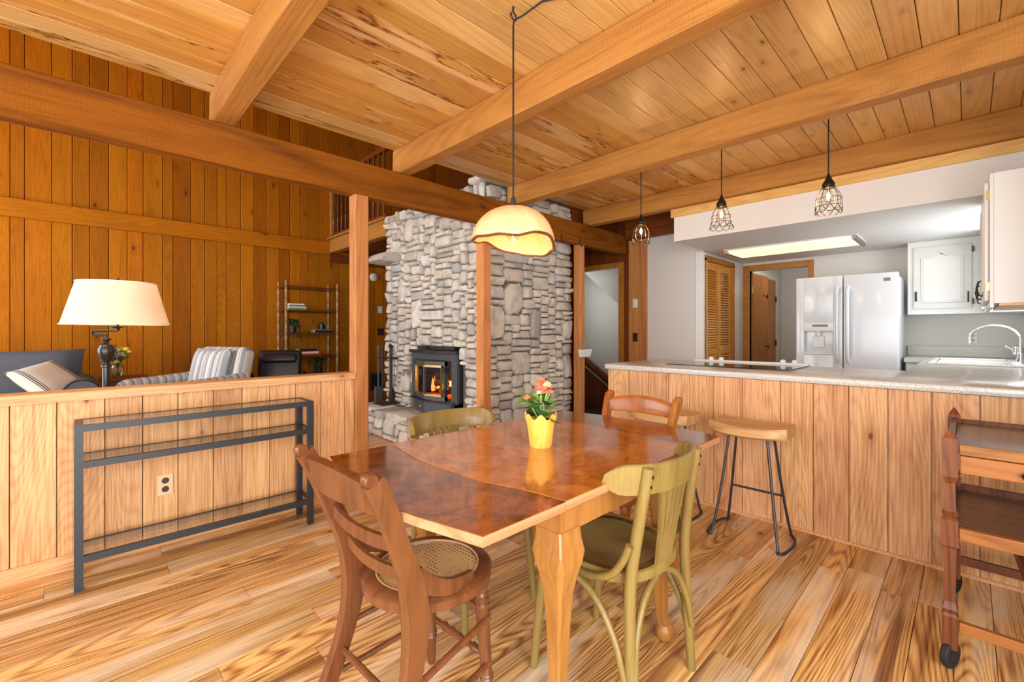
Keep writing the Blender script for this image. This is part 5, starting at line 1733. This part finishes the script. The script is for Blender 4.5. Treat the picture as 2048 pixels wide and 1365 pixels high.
oc = thing('office_chair', 'black leather office chair in front of the bamboo shelf', 'chair', (1.74, 5.95, 0), PI * 0.86)
MB().rbox(-0.25, 0.25, -0.24, 0.26, 0.44, 0.54, 0.045, 3).build('seat', 'black_leather', oc, True)
o = MB().rbox(-0.25, 0.25, -0.05, 0.05, -0.25, 0.25, 0.045, 4).build('backrest', 'black_leather', oc, True)
o.matrix_basis = Matrix.Translation((0, -0.24, 0.71)) @ Matrix.Rotation(0.18, 4, 'X')
o = MB().rbox(-0.2, 0.2, -0.035, 0.035, -0.06, 0.06, 0.03, 3).build('head_cushion', 'black_leather', oc, True)
o.matrix_basis = Matrix.Translation((0, -0.19, 0.86)) @ Matrix.Rotation(0.3, 4, 'X')
MB().tube([(0, 0, 0.08), (0, 0, 0.45)], 0.03).build('gas_column', 'iron_black', oc)
for i in range(5):
    a = 2 * PI * i / 5
    MB().tube([(0, 0, 0.1), (0.28 * math.cos(a), 0.28 * math.sin(a), 0.055)], [0.025, 0.015], 6).ico((0.28 * math.cos(a), 0.28 * math.sin(a), 0.028), 0.028, 1).build('base_arm', 'iron_black', oc)
for s in (-1, 1):
    MB().tube(smooth_line([(s * 0.26, -0.15, 0.48), (s * 0.3, -0.14, 0.66), (s * 0.3, 0.1, 0.68), (s * 0.27, 0.14, 0.5)], 4), 0.018, 8).build('armrest', 'iron_black', oc, True)

bs = thing('bamboo_shelf', 'tall bamboo shelf unit in the corner against the wood wall', 'shelf', (2.09, 6.73, 0))
BW, BD = 0.73, 0.34
for x in (0, BW):
    for y in (0, BD):
        zs = [0.0] + sorted([0.12 + 0.25 * k2 for k2 in range(8)]) + [1.92 - (0.04 if y else 0)]
        pts, rd = [], []
        z = 0.0
        while z < 1.9:
            for dz, rr in ((0.0, 0.021), (0.012, 0.018), (0.2, 0.018), (0.212, 0.021)):
                pts.append((x, y, min(z + dz, 1.92))); rd.append(rr)
            z += 0.224
        MB().tube(pts, rd, 8).build('post', 'bamboo', bs, True)
for z in (0.3, 0.85, 1.185, 1.515, 1.86):
    sh = MB()
    for y in (0, BD):
        sh.tube([(0, y, z - 0.02), (BW, y, z - 0.02)], 0.012, 6)
    for x in (0, BW):
        sh.tube([(x, 0, z - 0.02), (x, BD, z - 0.02)], 0.012, 6)
    so_ = sh.build('shelf_frame', 'cart_wood', bs, True)
    if z < 1.8:
        MB().box(0.01, BW - 0.01, 0.01, BD - 0.01, z - 0.014, z - 0.006).build('shelf_board', 'cart_wood', so_)


def book(label, x0, x1, y0, y1, z0, z1, mat, group):
    t = thing('book', label, 'book', (x0, y0, z0), 0, group)
    w, d, h = x1 - x0, y1 - y0, z1 - z0
    c = min(0.004, h * 0.2)
    MB().box(0, w, 0, d, 0, c).box(0, w, 0, d, h - c, h).box(0, w, 0, 0.004, c, h - c).build('cover', mat, t)
    MB().box(0.005, w - 0.005, 0.004, d - 0.006, c, h - c).build('pages', 'book_white', t)


bx, by = 2.09, 6.73
zt = 1.515 - 0.006
for i, (m_, lab, w, h) in enumerate((('book_green', 'green book at the bottom of the upper shelf stack', 0.26, 0.03), ('book_white', 'white book lying on the green one on the upper shelf', 0.245, 0.022), ('book_grey', 'grey book third up in the upper shelf stack', 0.24, 0.02), ('book_white', 'topmost pale book of the upper shelf stack', 0.22, 0.022))):
    book(lab, bx + 0.05 + i * 0.004, bx + 0.05 + w, by + 0.06, by + 0.24, zt, zt + h, m_, 'books on the upper shelf')
    zt += h
zt = 1.185 - 0.006
for m_, lab, w, h in (('book_black', 'black book under the small potted succulent', 0.27, 0.035), ('book_grey', 'thin grey book between succulent pot and black book', 0.24, 0.016)):
    book(lab, bx + 0.42, bx + 0.42 + w, by + 0.06, by + 0.24, zt, zt + h, m_, 'books on the middle shelf')
    zt += h
pt = thing('potted_succulent', 'small green plant in a dark pot on the shelf books', 'plant', (bx + 0.55, by + 0.14, zt))
MB().lathe([(0.035, 0), (0.045, 0.005), (0.05, 0.075), (0.044, 0.075), (0.04, 0.06), (0.001, 0.06)], 16).build('pot', 'pot_dark', pt, True)
fo2 = MB()
for i in range(40):
    a, el = fr_.uniform(0, 6.28), fr_.uniform(0.2, 1.4)
    L = fr_.uniform(0.04, 0.08)
    M = Matrix.Translation((0, 0, 0.065)) @ Matrix.Rotation(a, 4, 'Z') @ Matrix.Rotation(el, 4, 'X')
    fo2.add([M @ Vector(v3) for v3 in ((-0.008, L * 0.5, 0.003), (0, 0, 0), (0.008, L * 0.5, 0.003), (0, L, 0))], [(0, 1, 2, 3)])
fo2.build('foliage', 'leaf_green', pt)
zt = 0.85 - 0.006
for m_, lab, w, h in (('book_red', 'red and white book lowest on the lower shelf', 0.3, 0.028), ('book_white', 'white book in the middle of the lower shelf stack', 0.27, 0.03), ('book_black', 'black book on top of the lower shelf stack', 0.25, 0.035)):
    book(lab, bx + 0.2, bx + 0.2 + w, by + 0.04, by + 0.22, zt, zt + h, m_, 'books on the lower shelf')
    zt += h


def trailing(name, label, loc, nstem, spread, drop, up, seed):
    t = thing(name, label, 'plant', loc)
    r2 = random.Random(seed)
    MB().lathe([(0.04, 0), (0.05, 0.006), (0.06, 0.1), (0.054, 0.1), (0.05, 0.08), (0.001, 0.08)], 16).build('pot', 'pot_dark', t, True)
    stx, lv = MB(), [MB(), MB()]
    for i in range(nstem):
        a = r2.uniform(0, 6.28)
        d = r2.uniform(0.4, 1.0) * spread
        e = (d * math.cos(a), d * math.sin(a) * 0.7, 0.08 + r2.uniform(-drop, up))
        mid = (e[0] * 0.5, e[1] * 0.5, 0.1 + up * 0.9)
        path = smooth_line([(0, 0, 0.07), mid, e], 5)
        stx.tube(path, 0.002, 4)
        for p in path[2:]:
            M = Matrix.Translation(p) @ Matrix.Rotation(r2.uniform(0, 6.28), 4, 'Z') @ Matrix.Rotation(r2.uniform(-1.2, 0.4), 4, 'X')
            s = r2.uniform(0.025, 0.05)
            lv[i % 2].add([M @ Vector(v3) for v3 in ((-s * 0.4, s * 0.5, 0.004), (0, 0, 0), (s * 0.4, s * 0.5, 0.004), (0, s, 0))], [(0, 1, 2, 3)])
    stx.build('stem', 'leaf_dark', t)
    lv[0].build('foliage', 'leaf_green', t)
    lv[1].build('foliage', 'leaf_dark', t)


trailing('trailing_plant', 'leafy vine trailing down from the middle of the bamboo shelf', (bx + 0.13, by + 0.12, 1.179), 22, 0.17, 0.34, 0.1, 1)
trailing('leafy_plant', 'bushy green plant low on the bamboo shelf', (bx + 0.5, by + 0.14, 0.56), 26, 0.16, 0.1, 0.14, 2)
# low stand that carries the bushy plant
ps = thing('plant_stand', 'dark low box under the bushy plant on the bamboo shelf', 'box', (bx + 0.5, by + 0.14, 0.294))
MB().rbox(-0.1, 0.1, -0.1, 0.1, 0.001, 0.26, 0.01).build('body', 'cart_wood', ps)
MB().rbox(-0.11, 0.11, -0.11, 0.11, 0.26, 0.266, 0.002).build('lid', 'cart_wood', ps)


# ------------------------------------------------------------ small fittings on walls and posts
def plate(name, label, M, mat, kind, cat='outlet', w=0.07, h=0.115):
    t = thing(name, label, cat)
    t.matrix_basis = M
    MB().rbox(-w / 2, w / 2, -0.005, 0.0, -h / 2, h / 2, 0.002).build('cover_plate', mat, t)
    if kind == 'outlet':
        for z in (-0.024, 0.024):
            s = MB().lathe([(0.016, 0), (0.017, 0.002), (0.015, 0.003)], 14).xf(Matrix.Translation((0, -0.005, z)) @ Matrix.Rotation(PI / 2, 4, 'X')).build('socket', 'brown_plastic' if mat != 'white_plastic' else 'beige_plastic', t)
            MB().box(-0.008, -0.005, -0.009, -0.0078, z - 0.001, z + 0.008).box(0.005, 0.008, -0.009, -0.0078, z - 0.001, z + 0.008).build('slot', 'black_rubber', s)
    elif kind == 'switch':
        MB().box(-0.008, 0.008, -0.014, -0.005, -0.012, 0.012).build('toggle', 'white_plastic', t)
    else:
        MB().box(-0.02, 0.02, -0.007, -0.005, -0.03, 0.03).build('inset', 'brown_plastic', t)
    return t


Rx = Matrix.Rotation(-PI / 2, 4, 'Z')      # face -x
plate('wall_outlet', 'tan outlet plate with brown sockets behind the console table', Matrix.Translation((0.344, 3.1515, 0.337)), 'beige_plastic', 'outlet')
plate('wall_outlet', 'white outlet plate above the kitchen backsplash', Matrix.Translation((XB - 0.0005, -0.03, 1.13)) @ Rx, 'white_plastic', 'outlet')
plate('light_switch', 'white switch plate on the wood boards beside the stairs', Matrix.Translation((XW - 0.0065, 3.03, 1.565)) @ Rx, 'white_plastic', 'switch', 'switch')
plate('wall_outlet', 'dark brown outlet plate on the wood boards beside the stairs', Matrix.Translation((XW - 0.0065, 3.03, 1.122)) @ Rx, 'brown_plastic', 'outlet')
plate('thermostat', 'small pale wall plate on the dark wall left of the chimney', Matrix.Translation((3.74, YF - 0.0205, 1.574)), 'white_plastic', 'switch', 'switch', 0.08, 0.12)
plate('switch_plate', 'square dark wooden switch plate left of the chimney', Matrix.Translation((3.75, YF - 0.0205, 1.19)), 'brown_plastic', 'plain', 'switch', 0.12, 0.12)
sd = thing('smoke_detector', 'round white smoke detector high on the dark wall by the chimney', 'detector', (3.617, YF - 0.0205, 2.13))
MB().lathe([(0.07, 0), (0.07, 0.02), (0.05, 0.035), (0.001, 0.037)], 24).xf(Matrix.Rotation(PI / 2, 4, 'X')).build('housing', 'white_plastic', sd, True)
vt = thing('wall_vent', 'small dark return vent low on the wall behind the fireplace tools', 'vent', (3.66, YF - 0.0205, 0.33))
MB().box(-0.12, 0.12, -0.012, 0, -0.16, -0.14).box(-0.12, 0.12, -0.012, 0, 0.14, 0.16).box(-0.12, -0.1, -0.012, 0, -0.14, 0.14).box(0.1, 0.12, -0.012, 0, -0.14, 0.14).build('frame', 'steel', vt)
MB().box(-0.1, 0.1, -0.006, 0, -0.14, 0.14).build('grille', 'iron_black', vt)
for i, (x, lab) in enumerate(((3.81, 'iron hook under the header beam nearer the hanging lamp'), (4.145, 'iron hook under the header beam above the post'))):
    h = MB().tube(smooth_line([(x, YH - 0.004, 2.285), (x, YH - 0.006, 2.22), (x, YH - 0.02, 2.185), (x, YH - 0.045, 2.19), (x, YH - 0.05, 2.215)], 4), 0.006, 8).build('iron_hook', 'iron_black', None, True)
    tag(h, lab, 'hook', 'iron hooks on the header beam')
hk_ = MB().tube(smooth_line([(4.255, YH + 0.04, 1.15), (4.28, YH + 0.03, 1.17), (4.3, YH + 0.02, 1.15), (4.29, YH + 0.02, 1.12)], 4), 0.006, 8).rbox(4.2455, 4.252, YH + 0.025, YH + 0.06, 1.12, 1.19, 0.002).build('door_latch', 'steel', None, True)
tag(hk_, 'small steel latch hook on the post by the stair doorway', 'latch')
wb = MB().loft([[(4.115, YH - 0.06, 0.99), (4.115, YH - 0.001, 0.99), (4.31, YH - 0.001, 0.99), (4.31, YH - 0.06, 0.99)], [(4.135, YH - 0.05, 0.903), (4.135, YH - 0.001, 0.903), (4.28, YH - 0.001, 0.903), (4.28, YH - 0.05, 0.903)]]).build('wall_holder', 'white_plastic')
tag(wb, 'small white tapered holder on the post by the stair doorway', 'holder')

# unseen flush lamp, added to brighten the corridor behind the kitchen doorway
cl_ = thing('corridor_fill_lamp', 'unseen flush dome lamp added to brighten the corridor behind the kitchen doorway', 'lamp', (7.4, 1.6, 2.55))
MB().lathe([(0.15, 0), (0.15, -0.02), (0.13, -0.03)], 24).build('rim', 'white_plastic', cl_, True)
MB().lathe([(0.128, -0.03), (0.11, -0.07), (0.06, -0.095), (0.001, -0.1)], 24).build('dome', 'tube_light', cl_, True)
ld = bpy.data.lights.new('corridor_fill', 'POINT'); ld.energy = 16; ld.color = (1, 0.95, 0.88); ld.shadow_soft_size = 0.1
lo = bpy.data.objects.new('corridor_fill', ld); COL.objects.link(lo); lo.parent = cl_; lo.location = (0, 0, -0.22)
window(5, 5.32, 5.72, 4.735, 4.748, 1.33, 2.17, 1)  # unseen frame on the closed stairwell wall, added to go with the fill light
